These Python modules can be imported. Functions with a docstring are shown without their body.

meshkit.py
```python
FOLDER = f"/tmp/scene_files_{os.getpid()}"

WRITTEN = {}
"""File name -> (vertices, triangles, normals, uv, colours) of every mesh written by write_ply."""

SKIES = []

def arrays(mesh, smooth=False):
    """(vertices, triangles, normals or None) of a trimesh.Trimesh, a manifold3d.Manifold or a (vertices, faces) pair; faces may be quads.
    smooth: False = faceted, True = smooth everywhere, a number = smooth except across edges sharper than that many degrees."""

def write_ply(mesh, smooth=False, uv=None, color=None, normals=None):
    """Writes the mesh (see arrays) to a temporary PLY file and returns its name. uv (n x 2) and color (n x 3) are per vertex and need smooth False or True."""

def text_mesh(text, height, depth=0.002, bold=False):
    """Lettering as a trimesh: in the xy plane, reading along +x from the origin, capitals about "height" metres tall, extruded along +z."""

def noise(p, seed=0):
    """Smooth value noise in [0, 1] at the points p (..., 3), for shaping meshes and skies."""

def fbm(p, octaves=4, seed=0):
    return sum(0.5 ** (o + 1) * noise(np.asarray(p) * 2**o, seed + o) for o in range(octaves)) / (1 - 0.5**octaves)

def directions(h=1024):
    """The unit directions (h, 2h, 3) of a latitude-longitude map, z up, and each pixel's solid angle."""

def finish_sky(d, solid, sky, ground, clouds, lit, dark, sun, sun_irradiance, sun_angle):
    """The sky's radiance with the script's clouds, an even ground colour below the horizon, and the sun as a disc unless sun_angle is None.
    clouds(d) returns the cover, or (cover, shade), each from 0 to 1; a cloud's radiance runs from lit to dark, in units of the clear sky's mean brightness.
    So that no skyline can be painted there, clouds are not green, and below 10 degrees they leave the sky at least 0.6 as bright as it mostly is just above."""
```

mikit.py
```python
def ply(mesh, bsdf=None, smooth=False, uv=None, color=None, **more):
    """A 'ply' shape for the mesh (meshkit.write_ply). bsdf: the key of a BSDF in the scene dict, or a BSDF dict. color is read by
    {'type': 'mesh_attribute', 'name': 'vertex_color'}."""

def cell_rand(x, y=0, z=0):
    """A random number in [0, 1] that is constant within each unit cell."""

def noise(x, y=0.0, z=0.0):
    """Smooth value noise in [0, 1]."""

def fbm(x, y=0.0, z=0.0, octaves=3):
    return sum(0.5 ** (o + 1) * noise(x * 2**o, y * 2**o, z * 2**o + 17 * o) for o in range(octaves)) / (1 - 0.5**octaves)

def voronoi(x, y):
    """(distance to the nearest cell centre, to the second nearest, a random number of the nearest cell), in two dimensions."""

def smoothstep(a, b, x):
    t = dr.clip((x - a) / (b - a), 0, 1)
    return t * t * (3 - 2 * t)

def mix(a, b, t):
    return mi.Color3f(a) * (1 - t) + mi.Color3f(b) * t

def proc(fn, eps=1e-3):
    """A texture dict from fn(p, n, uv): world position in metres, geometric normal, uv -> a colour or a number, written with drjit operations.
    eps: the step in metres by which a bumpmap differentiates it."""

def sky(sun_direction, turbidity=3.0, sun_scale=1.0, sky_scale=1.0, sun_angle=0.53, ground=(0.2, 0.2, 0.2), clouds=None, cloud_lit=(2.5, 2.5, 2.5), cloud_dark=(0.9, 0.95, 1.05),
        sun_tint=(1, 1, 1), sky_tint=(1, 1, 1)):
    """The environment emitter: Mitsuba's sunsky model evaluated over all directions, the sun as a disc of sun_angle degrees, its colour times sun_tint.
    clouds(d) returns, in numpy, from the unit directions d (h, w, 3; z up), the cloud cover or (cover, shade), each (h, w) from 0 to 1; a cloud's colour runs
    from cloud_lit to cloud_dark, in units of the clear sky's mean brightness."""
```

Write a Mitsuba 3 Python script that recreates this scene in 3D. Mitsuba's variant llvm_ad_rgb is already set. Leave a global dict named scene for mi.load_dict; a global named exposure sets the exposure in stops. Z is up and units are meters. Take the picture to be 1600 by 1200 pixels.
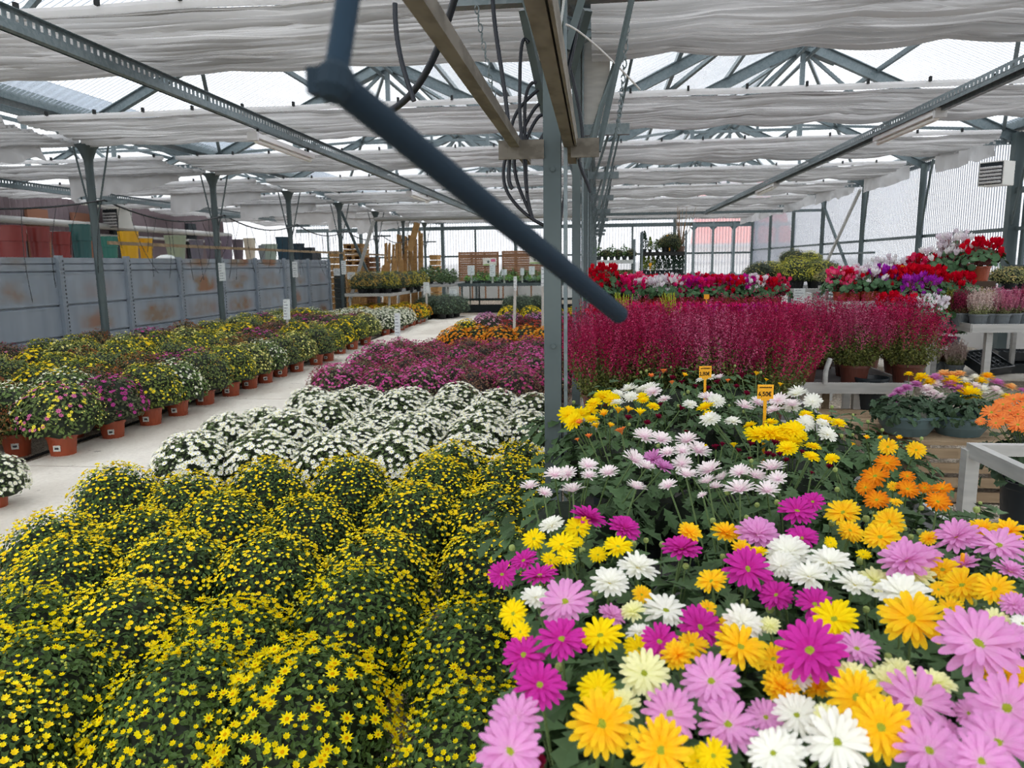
import math, random
import numpy as np
import drjit as dr
import mitsuba as mi
import mikit, meshkit

# ------------------------------------------------------------------ camera, sky, exposure
F, CX, CY, HCAM = 1150.0, 800.0, 600.0, 1.6
def _n(v):
    v = np.asarray(v, float); return v / np.linalg.norm(v)
CAMY = _n([135, -190, F])                 # the long axis of the greenhouse, in camera axes (right, down, forward)
CAMZ = -_n([90, 7024.5, F])
CAMX = np.cross(CAMY, CAMZ)
RW = np.stack([CAMX, CAMY, CAMZ])         # camera axes -> world axes
EYE = np.array([0, 0, HCAM])
FWD, UPV = RW @ [0, 0, 1], RW @ [0, -1, 0]
T = mi.ScalarTransform4f
scene, labels = {}, {}
scene['camera'] = {'type': 'thinlens', 'fov': math.degrees(2 * math.atan(800 / F)), 'fov_axis': 'x',
                   'aperture_radius': 0.0022, 'focus_distance': 3.0, 'near_clip': 0.05, 'far_clip': 400.0,
                   'to_world': T().look_at(origin=EYE.tolist(), target=(EYE + FWD).tolist(), up=UPV.tolist())}
def _clouds(d):
    n = meshkit.fbm(d * np.array([2.0, 2.0, 3.0]) + 5, 3, seed=4)
    return np.ones(d.shape[:2]), np.clip((n - 0.35) * 0.5, 0, 1)
scene['sky'] = mikit.sky([0.3, 0.4, 0.85], turbidity=4.0, sun_scale=0.0, sky_scale=1.0, sun_angle=None, ground=(0.4, 0.39, 0.37),
                         clouds=_clouds, cloud_lit=(1.0, 1.015, 1.04), cloud_dark=(0.85, 0.88, 0.93))
exposure = 3.92

def at(px, py, z=0.0):
    d = RW @ np.array([px - CX, py - CY, F]); return EYE + d * ((z - HCAM) / d[2])
def atY(px, py, Y):
    d = RW @ np.array([px - CX, py - CY, F]); return EYE + d * (Y / d[1])

# ------------------------------------------------------------------ helpers
def S(r, g, b):
    c = np.array([r, g, b], float) / 255
    return np.where(c <= 0.04045, c / 12.92, ((c + 0.055) / 1.055) ** 2.4)
def s3(r, g, b): return [float(x) for x in S(r, g, b)]
ORD = ['zeroth', 'first', 'second', 'third', 'fourth', 'fifth', 'sixth', 'seventh', 'eighth', 'ninth', 'tenth', 'eleventh', 'twelfth', 'thirteenth',
       'fourteenth', 'fifteenth', 'sixteenth', 'seventeenth', 'eighteenth', 'nineteenth', 'twentieth', 'twenty-first', 'twenty-second', 'twenty-third',
       'twenty-fourth', 'twenty-fifth', 'twenty-sixth', 'twenty-seventh', 'twenty-eighth', 'twenty-ninth', 'thirtieth']
_used = {}
def num(name):
    k = _used.get(name, 0); _used[name] = k + 1
    return name if k == 0 else f'{name}_{k:03d}'
def tag(key, label=None, cat=None, group=None, kind=None):
    e = labels.setdefault(key, {})
    for a, b in (('label', label), ('category', cat), ('group', group), ('kind', kind)):
        if b: e[a] = b
    return key
def thing(name, label, cat, group=None, kind=None):
    return tag(num(name), label, cat, group, kind)
def sub(parent, name):
    return num(parent + '__' + name)

class MB:
    def __init__(s): s.V, s.F, s.C, s.n = [], [], [], 0
    def add(s, v, f, c=(0.5, 0.5, 0.5)):
        v = np.asarray(v, float); f = np.asarray(f, int)
        if f.ndim == 2 and f.shape[1] == 4: f = np.vstack([f[:, [0, 1, 2]], f[:, [0, 2, 3]]])
        c = np.asarray(c, float)
        s.V.append(v); s.F.append(f + s.n); s.C.append(np.broadcast_to(c, (len(v), 3)) if c.ndim == 1 else c); s.n += len(v)
        return s
    def box(s, c, d, col=(0.5, 0.5, 0.5), R=None):
        v = np.array([[x, y, z] for x in (-.5, .5) for y in (-.5, .5) for z in (-.5, .5)]) * np.asarray(d, float)
        if R is not None: v = v @ np.asarray(R).T
        f = [[0, 1, 3, 2], [4, 6, 7, 5], [0, 4, 5, 1], [2, 3, 7, 6], [0, 2, 6, 4], [1, 5, 7, 3]]
        vv = v + np.asarray(c, float)
        return s.add(np.concatenate([vv[q] for q in f]), np.arange(24).reshape(6, 4), col)
    def bar(s, a, b, w, h, col=(0.5, 0.5, 0.5), up=(0, 0, 1)):
        a, b = np.asarray(a, float), np.asarray(b, float); y = _n(b - a); up = np.asarray(up, float)
        if abs(y @ up) > 0.98: up = np.array([0, 1.0, 0])
        x = _n(np.cross(y, up)); z = np.cross(x, y)
        return s.box((a + b) / 2, (w, np.linalg.norm(b - a), h), col, np.stack([x, y, z], 1))
    def ibar(s, a, b, w, h, t, col=(0.5, 0.5, 0.5)):
        a, b = np.asarray(a, float), np.asarray(b, float); y = _n(b - a)
        x = _n(np.cross(y, [0, 0, 1.0])); z = np.cross(x, y)
        s.bar(a, b, t, h, col); s.bar(a + z * h / 2, b + z * h / 2, w, t, col); s.bar(a - z * h / 2, b - z * h / 2, w, t, col); return s
    def tube(s, p, r, n=8, col=(0.5, 0.5, 0.5), caps=True):
        p = np.asarray(p, float); t = np.gradient(p, axis=0); t /= np.linalg.norm(t, axis=1, keepdims=True) + 1e-12
        ref = np.array([0, 0, 1.0]) if np.abs(t[:, 2]).mean() < 0.8 else np.array([1.0, 0, 0])
        a = np.cross(t, ref); a /= np.linalg.norm(a, axis=1, keepdims=True) + 1e-12; b = np.cross(t, a)
        g = np.arange(n) * 2 * np.pi / n; r = np.broadcast_to(r, (len(p),))
        v = p[:, None] + r[:, None, None] * (np.cos(g)[None, :, None] * a[:, None] + np.sin(g)[None, :, None] * b[:, None])
        i, j = np.meshgrid(np.arange(len(p) - 1), np.arange(n), indexing='ij')
        q = np.stack([i * n + j, (i + 1) * n + j, (i + 1) * n + (j + 1) % n, i * n + (j + 1) % n], -1).reshape(-1, 4)
        s.add(v.reshape(-1, 3), q, col)
        if caps:
            for k, fl in ((0, 1), (len(p) - 1, 0)):
                f = [[0, 1 + (x + 1) % n, 1 + x] if not fl else [0, 1 + x, 1 + (x + 1) % n] for x in range(n)]
                s.add(np.vstack([p[k], v[k]]), f, col)
        return s
    def lathe(s, prof, n=24, c=(0, 0, 0), col=(0.5, 0.5, 0.5), squash=1.0):
        prof = np.asarray(prof, float); g = np.arange(n) * 2 * np.pi / n
        v = np.stack([prof[:, :1] * np.cos(g), prof[:, :1] * np.sin(g) * squash, np.repeat(prof[:, 1:2], n, 1)], -1) + np.asarray(c, float)
        i, j = np.meshgrid(np.arange(len(prof) - 1), np.arange(n), indexing='ij')
        q = np.stack([i * n + j, i * n + (j + 1) % n, (i + 1) * n + (j + 1) % n, (i + 1) * n + j], -1).reshape(-1, 4)
        return s.add(v.reshape(-1, 3), q, col)
    def arr(s): return np.vstack(s.V), np.vstack(s.F), np.vstack(s.C)
def encode(v, f, c):
    """Per-vertex colours as uv: u names the hue (three channels of 32 steps, brightest channel full), v its strength. Faces of mixed hue get corners of their own."""
    t = np.maximum(c.max(1), 1e-4); q = np.rint((c / t[:, None]).clip(0, 1) ** (1 / 2.2) * 31).astype(int); key = q[:, 0] * 1024 + q[:, 1] * 32 + q[:, 2]
    kf = key[f]; mixed = (kf[:, 0] != kf[:, 1]) | (kf[:, 0] != kf[:, 2])
    if mixed.any():
        g = f[mixed]; n = len(v); own = np.repeat(kf[mixed][:, 1], 3)
        v = np.vstack([v, v[g.ravel()]]); t = np.concatenate([t, t[g.ravel()]]); key = np.concatenate([key, own])
        f = f.copy(); f[mixed] = n + np.arange(3 * len(g)).reshape(-1, 3)
    return v, f, np.stack([key + .5, t], 1)
def plyd(mb, bsdf, smooth=False):
    v, f, c = mb.arr()
    if bsdf not in VCMATS: return mikit.ply((v, f), bsdf, smooth)
    if smooth is not True and smooth is not False:      # one colour: split at the sharp edges first
        v, f, _ = meshkit.arrays((v, f), smooth); c = np.broadcast_to(c[0], (len(v), 3)); smooth = True
    v, f, uv = encode(v, f, c)
    return mikit.ply((v, f), bsdf, smooth, uv=uv)
VCMATS = ('leaf', 'petal', 'matte', 'plastic', 'cloth')
def put(key, mb, bsdf='matte', smooth=False, **m):
    scene[key] = {**plyd(mb, bsdf, smooth), **m}; return key
def part(parent, name, mb, bsdf='matte', smooth=False, kind=None, label=None):
    k = put(sub(parent, name), mb, bsdf, smooth)
    if kind or label: tag(k, label, None, None, kind)
    return k
_groups = {}
def proto(name, parts):
    """parts: {part name: (shape dict)}; copies of the whole plant are instances of this group"""
    scene['group_' + name] = {'type': 'shapegroup', **parts}
    return 'group_' + name
def M4(pos, rz=0.0, sc=1.0):
    if np.ndim(sc) == 0: sc = (sc, sc, sc)
    return T().translate([float(x) for x in pos]).rotate([0, 0, 1], math.degrees(rz)).scale([float(x) for x in sc])
def inst(key, group, pos, rz=0.0, sc=1.0, stuff=()):
    scene[key] = {'type': 'instance', 'to_world': M4(pos, rz, sc), 'shapegroup': {'type': 'ref', 'id': group}}
    for p in stuff: tag(key + '__' + p, kind='stuff')
    return key
def frames(nrm, rng, up=None):
    """(N,3,3) rotations whose third column is nrm, spun at random"""
    nrm = nrm / np.linalg.norm(nrm, axis=1, keepdims=True)
    r = rng.normal(size=nrm.shape) if up is None else np.broadcast_to(up, nrm.shape)
    u = np.cross(r, nrm); u /= np.linalg.norm(u, axis=1, keepdims=True) + 1e-9
    return np.stack([u, np.cross(nrm, u), nrm], -1)
def scatter(mb, tmpl, pos, R, sc, cols=None, jit=None):
    """copies of a small mesh (v, f, c) joined into mb; cols multiplies or replaces"""
    v, f, c = tmpl; N = len(pos); sc = np.asarray(sc, float)
    sc = np.broadcast_to(sc[:, None] if sc.ndim == 1 else sc, (N, 3)) if sc.ndim else np.full((N, 3), float(sc))
    vv = np.einsum('nij,nkj->nki', R, v[None] * sc[:, None]) + pos[:, None]
    cc = np.broadcast_to(c, (N,) + c.shape) if cols is None else np.broadcast_to(cols[:, None], (N, len(v), 3)) * c[None]
    if jit is not None: cc = cc * jit[:, None, None]
    ff = f[None] + (np.arange(N) * len(v))[:, None, None]
    return mb.add(vv.reshape(-1, 3), ff.reshape(-1, 3), np.clip(cc.reshape(-1, 3), 0, 1))

# ------------------------------------------------------------------ materials
def _vc(p, n, uv):
    k = mi.Int32(dr.floor(uv.x)); l = lambda x: dr.power(mi.Float(x & 31) / 31, 2.2) * uv.y
    return mi.Color3f(l(k >> 10), l(k >> 5), l(k))
VC = mikit.proc(_vc)
def two(b): return {'type': 'twosided', 'bsdf': b}
scene['leaf'] = two({'type': 'principled', 'base_color': VC, 'roughness': 0.55, 'specular': 0.3})
scene['petal'] = {'type': 'principledthin', 'base_color': VC, 'roughness': 0.6, 'diff_trans': 0.55, 'spec_trans': 0.0, 'eta': 1.3}
scene['matte'] = two({'type': 'principled', 'base_color': VC, 'roughness': 0.75, 'specular': 0.3})
scene['plastic'] = two({'type': 'principled', 'base_color': VC, 'roughness': 0.38, 'specular': 0.5})
scene['cloth'] = {'type': 'principledthin', 'base_color': VC, 'roughness': 0.9, 'diff_trans': 1.25, 'spec_trans': 0.0, 'eta': 1.2}
def _steel(p, n, uv):
    w = mikit.voronoi((p.x + p.y) * 45, (p.z + 0.4 * p.y) * 45)[2]
    k = mikit.fbm(p.x * 3, p.y * 3, p.z * 3)
    return mikit.mix(s3(100, 116, 121), s3(140, 152, 156), 0.45 * w + 0.55 * k)
scene['steel'] = two({'type': 'principled', 'base_color': mikit.proc(_steel), 'roughness': 0.42, 'metallic': 0.45, 'specular': 0.5})
def _darksteel(p, n, uv):
    k = mikit.fbm(p.x * 5, p.y * 5, p.z * 2)
    return mikit.mix(s3(70, 84, 88), s3(104, 117, 118), k)
scene['dark_steel'] = two({'type': 'principled', 'base_color': mikit.proc(_darksteel), 'roughness': 0.5, 'metallic': 0.3})
def _alu(p, n, uv):
    k = mikit.fbm(p.x * 6, p.y * 6, p.z * 30)
    return mikit.mix(s3(165, 167, 165), s3(200, 200, 196), k)
scene['alu'] = two({'type': 'principled', 'base_color': mikit.proc(_alu), 'roughness': 0.5, 'metallic': 0.2})
def _rusty(p, n, uv):
    k = mikit.fbm(p.x * 20, p.y * 9, p.z * 20, 4)
    return mikit.mix(s3(122, 118, 110), s3(98, 94, 86), mikit.smoothstep(0.35, 0.65, k))
scene['rusty'] = two({'type': 'principled', 'base_color': mikit.proc(_rusty), 'roughness': 0.7, 'metallic': 0.1})
def _silver(p, n, uv):
    cy, cz = (p.y - 0.66) / 1.57, (p.z - 0.61) / 0.48
    r = mikit.cell_rand(cy, cz, 7)
    fy, fz = cy - dr.floor(cy) - 0.5, cz - dr.floor(cz)
    k = mikit.fbm(p.y * 2.2, p.z * 2.6, 3.0, 4)
    g = mikit.smoothstep(0.62, 0.1, dr.abs(fy) * 1.35) * mikit.smoothstep(0.95, 0.4, fz) * mikit.smoothstep(0.0, 0.25, fz)
    stain = dr.clip(g * (r * 1.5 - 0.2) * mikit.smoothstep(0.3, 0.7, k) * 1.2, 0, 0.85)
    base = mikit.mix(s3(138, 150, 162), s3(164, 174, 184), mikit.fbm(p.y * 6, p.z * 1.2, 1.0))
    return mikit.mix(base, mikit.mix(s3(142, 118, 92), s3(150, 96, 48), mikit.smoothstep(0.55, 0.75, k)), stain)
scene['silver'] = two({'type': 'principled', 'base_color': mikit.proc(_silver), 'roughness': 0.5, 'metallic': 0.15})
def _wood(p, n, uv):
    g = mikit.fbm(p.x * 9 + p.y * 7, p.z * 30 + p.y * 3, p.x * 4, 3)
    r = mikit.cell_rand(p.x * 5 + 3, p.z * 12, p.y * 4)
    return mikit.mix(s3(196, 158, 104), s3(150, 110, 64), g * 0.7 + r * 0.3)
scene['wood'] = two({'type': 'principled', 'base_color': mikit.proc(_wood), 'roughness': 0.8})
def _oldwood(p, n, uv):
    g = mikit.fbm(p.x * 5, p.z * 40 + p.y * 30, 2.0, 3); r = mikit.cell_rand(p.x * 3, p.z * 11, p.y * 3)
    return mikit.mix(s3(176, 156, 128), s3(120, 98, 74), g * 0.75 + 0.25 * r)
scene['old_wood'] = two({'type': 'principled', 'base_color': mikit.proc(_oldwood), 'roughness': 0.85})
def _brownwood(p, n, uv):
    g = mikit.fbm(p.x * 4, p.z * 40, p.y * 2, 3); r = mikit.cell_rand(p.x * 0.7, p.z * 9, 1)
    return mikit.mix(s3(154, 114, 82), s3(110, 76, 52), g * 0.6 + 0.4 * r)
scene['brown_wood'] = two({'type': 'principled', 'base_color': mikit.proc(_brownwood), 'roughness': 0.8})
def _concrete(p, n, uv):
    k = mikit.fbm(p.x * 1.3, p.y * 0.9, 0.0, 4); d = mikit.noise(p.x * 60, p.y * 60)
    c = mikit.mix(s3(232, 227, 216), s3(205, 198, 186), mikit.smoothstep(0.3, 0.75, k))
    spots = mikit.smoothstep(0.78, 0.9, mikit.fbm(p.x * 9, p.y * 9, 4.0))
    return mikit.mix(mikit.mix(c, s3(180, 172, 160), d * 0.25), s3(120, 112, 100), spots * 0.5)
scene['concrete'] = two({'type': 'principled', 'base_color': mikit.proc(_concrete), 'roughness': 0.85})
def _gravel(p, n, uv):
    a, b, r = mikit.voronoi(p.x * 38, p.y * 38)
    big = mikit.fbm(p.x * 0.8, p.y * 0.8)
    c = mikit.mix(s3(226, 216, 200), s3(168, 154, 136), r)
    return mikit.mix(c, s3(96, 84, 70), mikit.smoothstep(0.3, 0.02, b - a) * 0.8) * (0.8 + 0.3 * big)
def _gravelh(p, n, uv):
    a, b, r = mikit.voronoi(p.x * 38, p.y * 38)
    return dr.sqrt(dr.maximum(b - a, 0.0)) * 0.6 + r * 0.3
scene['gravel'] = two({'type': 'bumpmap', 'arbitrary': mikit.proc(_gravelh), 'scale': 0.012,
                       'bsdf': {'type': 'diffuse', 'reflectance': mikit.proc(_gravel)}})
def _mauve(p, n, uv):
    k = mikit.fbm(p.x, p.y * 1.2, p.z * 2)
    return mikit.mix(s3(142, 126, 130), s3(104, 92, 98), k)
scene['mauve'] = two({'type': 'principled', 'base_color': mikit.proc(_mauve), 'roughness': 0.6})
scene['poly_roof'] = {'type': 'thindielectric', 'int_ior': 1.35}
scene['poly_wall'] = {'type': 'blendbsdf', 'weight': 0.6, 'first': {'type': 'thindielectric', 'int_ior': 1.3},
                      'second': {'type': 'principledthin', 'base_color': {'type': 'rgb', 'value': [0.86, 0.9, 0.95]}, 'roughness': 0.6, 'diff_trans': 1.5, 'spec_trans': 0.0, 'eta': 1.3}}
# ------------------------------------------------------------------ the building
SP = 3.4                                   # spacing of the posts along the house
def U(k): return (k - 0.07) * SP
XL, XC, XR, X3 = -7.13, -0.184, 6.75, -14.1
YE, YB = 34.0, -5.0                        # far end wall; the house runs on behind the camera
EAVE, APEX = 3.42, 5.06
BAYS = [(X3, XL), (XL, XC), (XC, XR)]
BAYN = ['storage', 'bedding', 'bench']     # words used in labels

# ground: gravel everywhere, a cast concrete path through the beds, another by the benches
g = MB(); g.add([[-70, -20, 0], [70, -20, 0], [70, 110, 0], [-70, 110, 0]], [[0, 1, 2, 3]])
put('floor', g, 'gravel'); tag('floor', 'pale gravel ground of the greenhouse', kind='structure')
def slab(pts, z0, z1, bsdf):
    n = len(pts); m = MB()
    v = np.array([[x, y, z1] for x, y in pts] + [[x, y, z0] for x, y in pts], float)
    m.add(v[:n], [[0, i, i + 1] for i in range(1, n - 1)])
    for i in range(n):
        j = (i + 1) % n; m.add(v[[i, n + i, n + j, j]], [[0, 1, 2, 3]])
    return m
yb = [-3, 2, 6, 10, 14, 18, 22.4]
PL = lambda y: -4.62 - 0.01 * y            # the path's edges
PR = lambda y: -3.32
ys = [-4.0, 2.3, 5.3, 8.3, 11.3, 14.3, 17.3, 20.3, 22.6]
for a, b in zip(ys[:-1], ys[1:]):
    k = sub('floor', 'path_slab')
    put(k, slab([(PL(a), a + .008), (PR(a), a + .008), (PR(b), b - .008), (PL(b), b - .008)], -0.02, 0.03, 'concrete'), 'concrete')
for a, b in ((5.6, 8.6), (8.6, 12.0)):
    put(sub('floor', 'path_slab'), slab([(b - 3 if False else 4.2, 10.2 + (a - 5.6) * .45), (9.0, 10.2 + (a - 5.6) * .45), (9.0, 10.2 + (b - 5.6) * .45 - .01), (4.2, 10.2 + (b - 5.6) * .45 - .01)], -0.02, 0.03, 'concrete'), 'concrete')
# loose pebbles lying on the gravel where the camera sees it close
rng = np.random.default_rng(5)
pb = MB(); ico = __import__('trimesh').creation.icosphere(subdivisions=0)
N = 5200
pp = np.vstack([np.stack([rng.uniform(1.5, 5.2, 3200), rng.uniform(3.0, 8.8, 3200), np.full(3200, .004)], 1),
                np.stack([rng.uniform(-1.3, 0.0, 2000), rng.uniform(0.9, 3.4, 2000), np.full(2000, .004)], 1)])
q = frames(rng.normal(size=(N, 3)), rng)
tone = rng.uniform(0.55, 1.1, N)[:, None] * np.array([0.66, 0.58, 0.49])
scatter(pb, (np.array(ico.vertices), np.array(ico.faces), np.ones((12, 3))), pp, q, rng.uniform(.006, .016, (N, 1)) * np.array([1, .8, .6]), tone)
k = thing('pebbles', 'loose pale pebbles scattered over the gravel ground between the benches', 'gravel', kind='stuff'); put(k, pb, 'matte')

# roof: a gable of corrugated clear sheet over each bay
def corr(p00, p10, p01, amp, pitch, nv):
    """a corrugated sheet: p00->p10 runs across the corrugations, p00->p01 along them"""
    p00, p10, p01 = map(lambda x: np.asarray(x, float), (p00, p10, p01)); L = np.linalg.norm(p10 - p00)
    nu = int(L / pitch * 4) + 1; nrm = _n(np.cross(p10 - p00, p01 - p00))
    t = np.linspace(0, 1, nu); off = amp * np.sin(t * L / pitch * 2 * np.pi)
    s = np.linspace(0, 1, nv)
    v = p00 + t[:, None, None] * (p10 - p00) + s[None, :, None] * (p01 - p00) + off[:, None, None] * nrm
    i, j = np.meshgrid(np.arange(nu - 1), np.arange(nv - 1), indexing='ij')
    f = np.stack([i * nv + j, (i + 1) * nv + j, (i + 1) * nv + j + 1, i * nv + j + 1], -1).reshape(-1, 4)
    m = MB(); m.add(v.reshape(-1, 3), f); return m
for (x0, x1) in BAYS:
    xm = (x0 + x1) / 2
    for xa, sgn in ((x0, 1), (x1, -1)):
        put(sub('ceiling', 'sheet'), corr([xa, YB, EAVE + .2], [xa, YE, EAVE + .2], [xm, YB, APEX + .12], .012, .152, 2), 'poly_roof', True)
        r = MB()
        for y in np.arange(YB + .05, YE, .076):
            r.bar([xa, y, EAVE + .215], [xm, y, APEX + .135], .009, .006, S(222, 228, 234))
        k = sub('ceiling', 'rib'); put(k, r, 'cloth'); tag(k, kind='stuff')
tag('ceiling', 'clear corrugated gable roofs on a steel frame', kind='structure')

def frame_prism(m, pts, w=.06):
    for a, b in zip(pts[:-1], pts[1:]): m.bar(a, b, w, w)
# trusses
for bi, (x0, x1) in enumerate(BAYS):
    xm = (x0 + x1) / 2
    for ti, kk in enumerate((1.86, 3.86, 5.86, 7.86, 9.7)):
        y = kk * SP
        t = thing('roof_truss', f'galvanised steel roof truss over the {BAYN[bi]} bay, {ORD[ti + 1]} from the front', 'roof truss', 'roof trusses')
        for xa in (x0, x1):
            m = MB(); m.ibar([xa, y, EAVE], [xm, y, APEX], .1, .16, .012); part(t, 'rafter', m, 'steel')
        m = MB()
        for z in (EAVE - .03, EAVE + .03): m.bar([x0, y, z], [x1, y, z], .05, .012)
        for x in np.arange(x0 + .05, x1, .1): m.box([x, y, EAVE], (.06, .004, .06))
        part(t, 'bottom_chord', m, 'steel')
        m = MB(); m.bar([xm, y, EAVE], [xm, y, APEX], .07, .07); part(t, 'king_post', m, 'steel')
        for s_ in (-1, 1):
            xq = xm + s_ * (x1 - x0) / 4
            m = MB(); m.bar([xq, y, EAVE], [xq, y, (EAVE + APEX) / 2], .06, .06); part(t, 'strut', m, 'steel')
            m = MB(); m.bar([xq, y, EAVE + .03], [xm, y, APEX - .1], .05, .05); part(t, 'diagonal', m, 'steel')
            m = MB(); m.bar([xm + s_ * .5, y, APEX - .34], [xm, y, APEX - .12], .2, .012); part(t, 'gusset', m, 'steel')
    for ti, kk in enumerate((.86, 2.86, 4.86, 6.86, 8.86)):
        y = kk * SP
        t = thing('rafter_pair', f'pair of plain steel rafters over the {BAYN[bi]} bay, {ORD[ti + 1]} from the front', 'rafter', 'plain rafters')
        for xa in (x0, x1):
            m = MB(); m.ibar([xa, y, EAVE], [xm, y, APEX], .08, .12, .012); part(t, 'rafter', m, 'steel')
        m = MB(); m.bar([xm, y, APEX], [xm, y, APEX - .75], .05, .05); part(t, 'hanger', m, 'steel')
        m = MB(); m.bar([xm - 1.5, y, APEX - .78], [xm + 1.5, y, APEX - .78], .05, .05); part(t, 'collar_tie', m, 'steel')
    for s_, nm in ((0, 'slope facing the storage side'), (1, 'slope facing the path side')):
        xa = (x0, x1)[s_]
        for pi, fr in enumerate((.0, .33, .66, .97)):
            z = EAVE + (APEX - EAVE) * fr + .1; x = xa + (xm - xa) * fr
            k = thing('purlin', f'long steel purlin over the {BAYN[bi]} bay, {ORD[pi + 1]} above the gutter on the {("outer", "inner")[s_]} slope', 'purlin', 'purlins')
            m = MB(); m.bar([x, YB, z], [x, YE, z], .05, .07); put(k, m, 'steel')
    k = thing('ridge_pipe', f'pair of steel pipes running under the ridge of the {BAYN[bi]} bay', 'pipe')
    for s_ in (-1, 1):
        m = MB(); m.tube([[xm + s_ * .1, YB, APEX - .2], [xm + s_ * .1, YE - .2, APEX - .2]], .032, 8); part(k, 'pipe', m, 'steel', True)
    # diagonal wind braces in the roof plane
    for ti, (ya, yb_) in enumerate(((3.86, 5.86), (5.86, 7.86), (1.86, 3.86))):
        k = thing('wind_brace', f'crossed wind braces under the roof of the {BAYN[bi]} bay, {("middle", "far", "front")[ti]} pair', 'brace', 'wind braces')
        for s_ in (-1, 1):
            m = MB(); m.bar([xm, ya * SP, APEX - .05], [xm + s_ * (x1 - x0) / 2.2, yb_ * SP, EAVE + .2], .05, .05); part(k, 'brace', m, 'steel')
            m = MB(); m.bar([xm + s_ * (x1 - x0) / 2.2, ya * SP, EAVE + .2], [xm, yb_ * SP, APEX - .05], .05, .05); part(k, 'brace', m, 'steel')
# gutters between the bays
for gi, x in enumerate((XL, XC, XR - .05)):
    m = MB(); m.bar([x, YB, 3.62], [x, YE, 3.62], .26, .03)
    for s_ in (-1, 1): m.bar([x + s_ * .13, YB, 3.69], [x + s_ * .13, YE, 3.69], .02, .16)
    k = thing('gutter', ('steel gutter over the post row beside the metal bin wall', 'steel gutter over the middle post row', 'steel gutter along the ribbed side wall')[gi], 'gutter'); put(k, m, 'steel')

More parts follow.
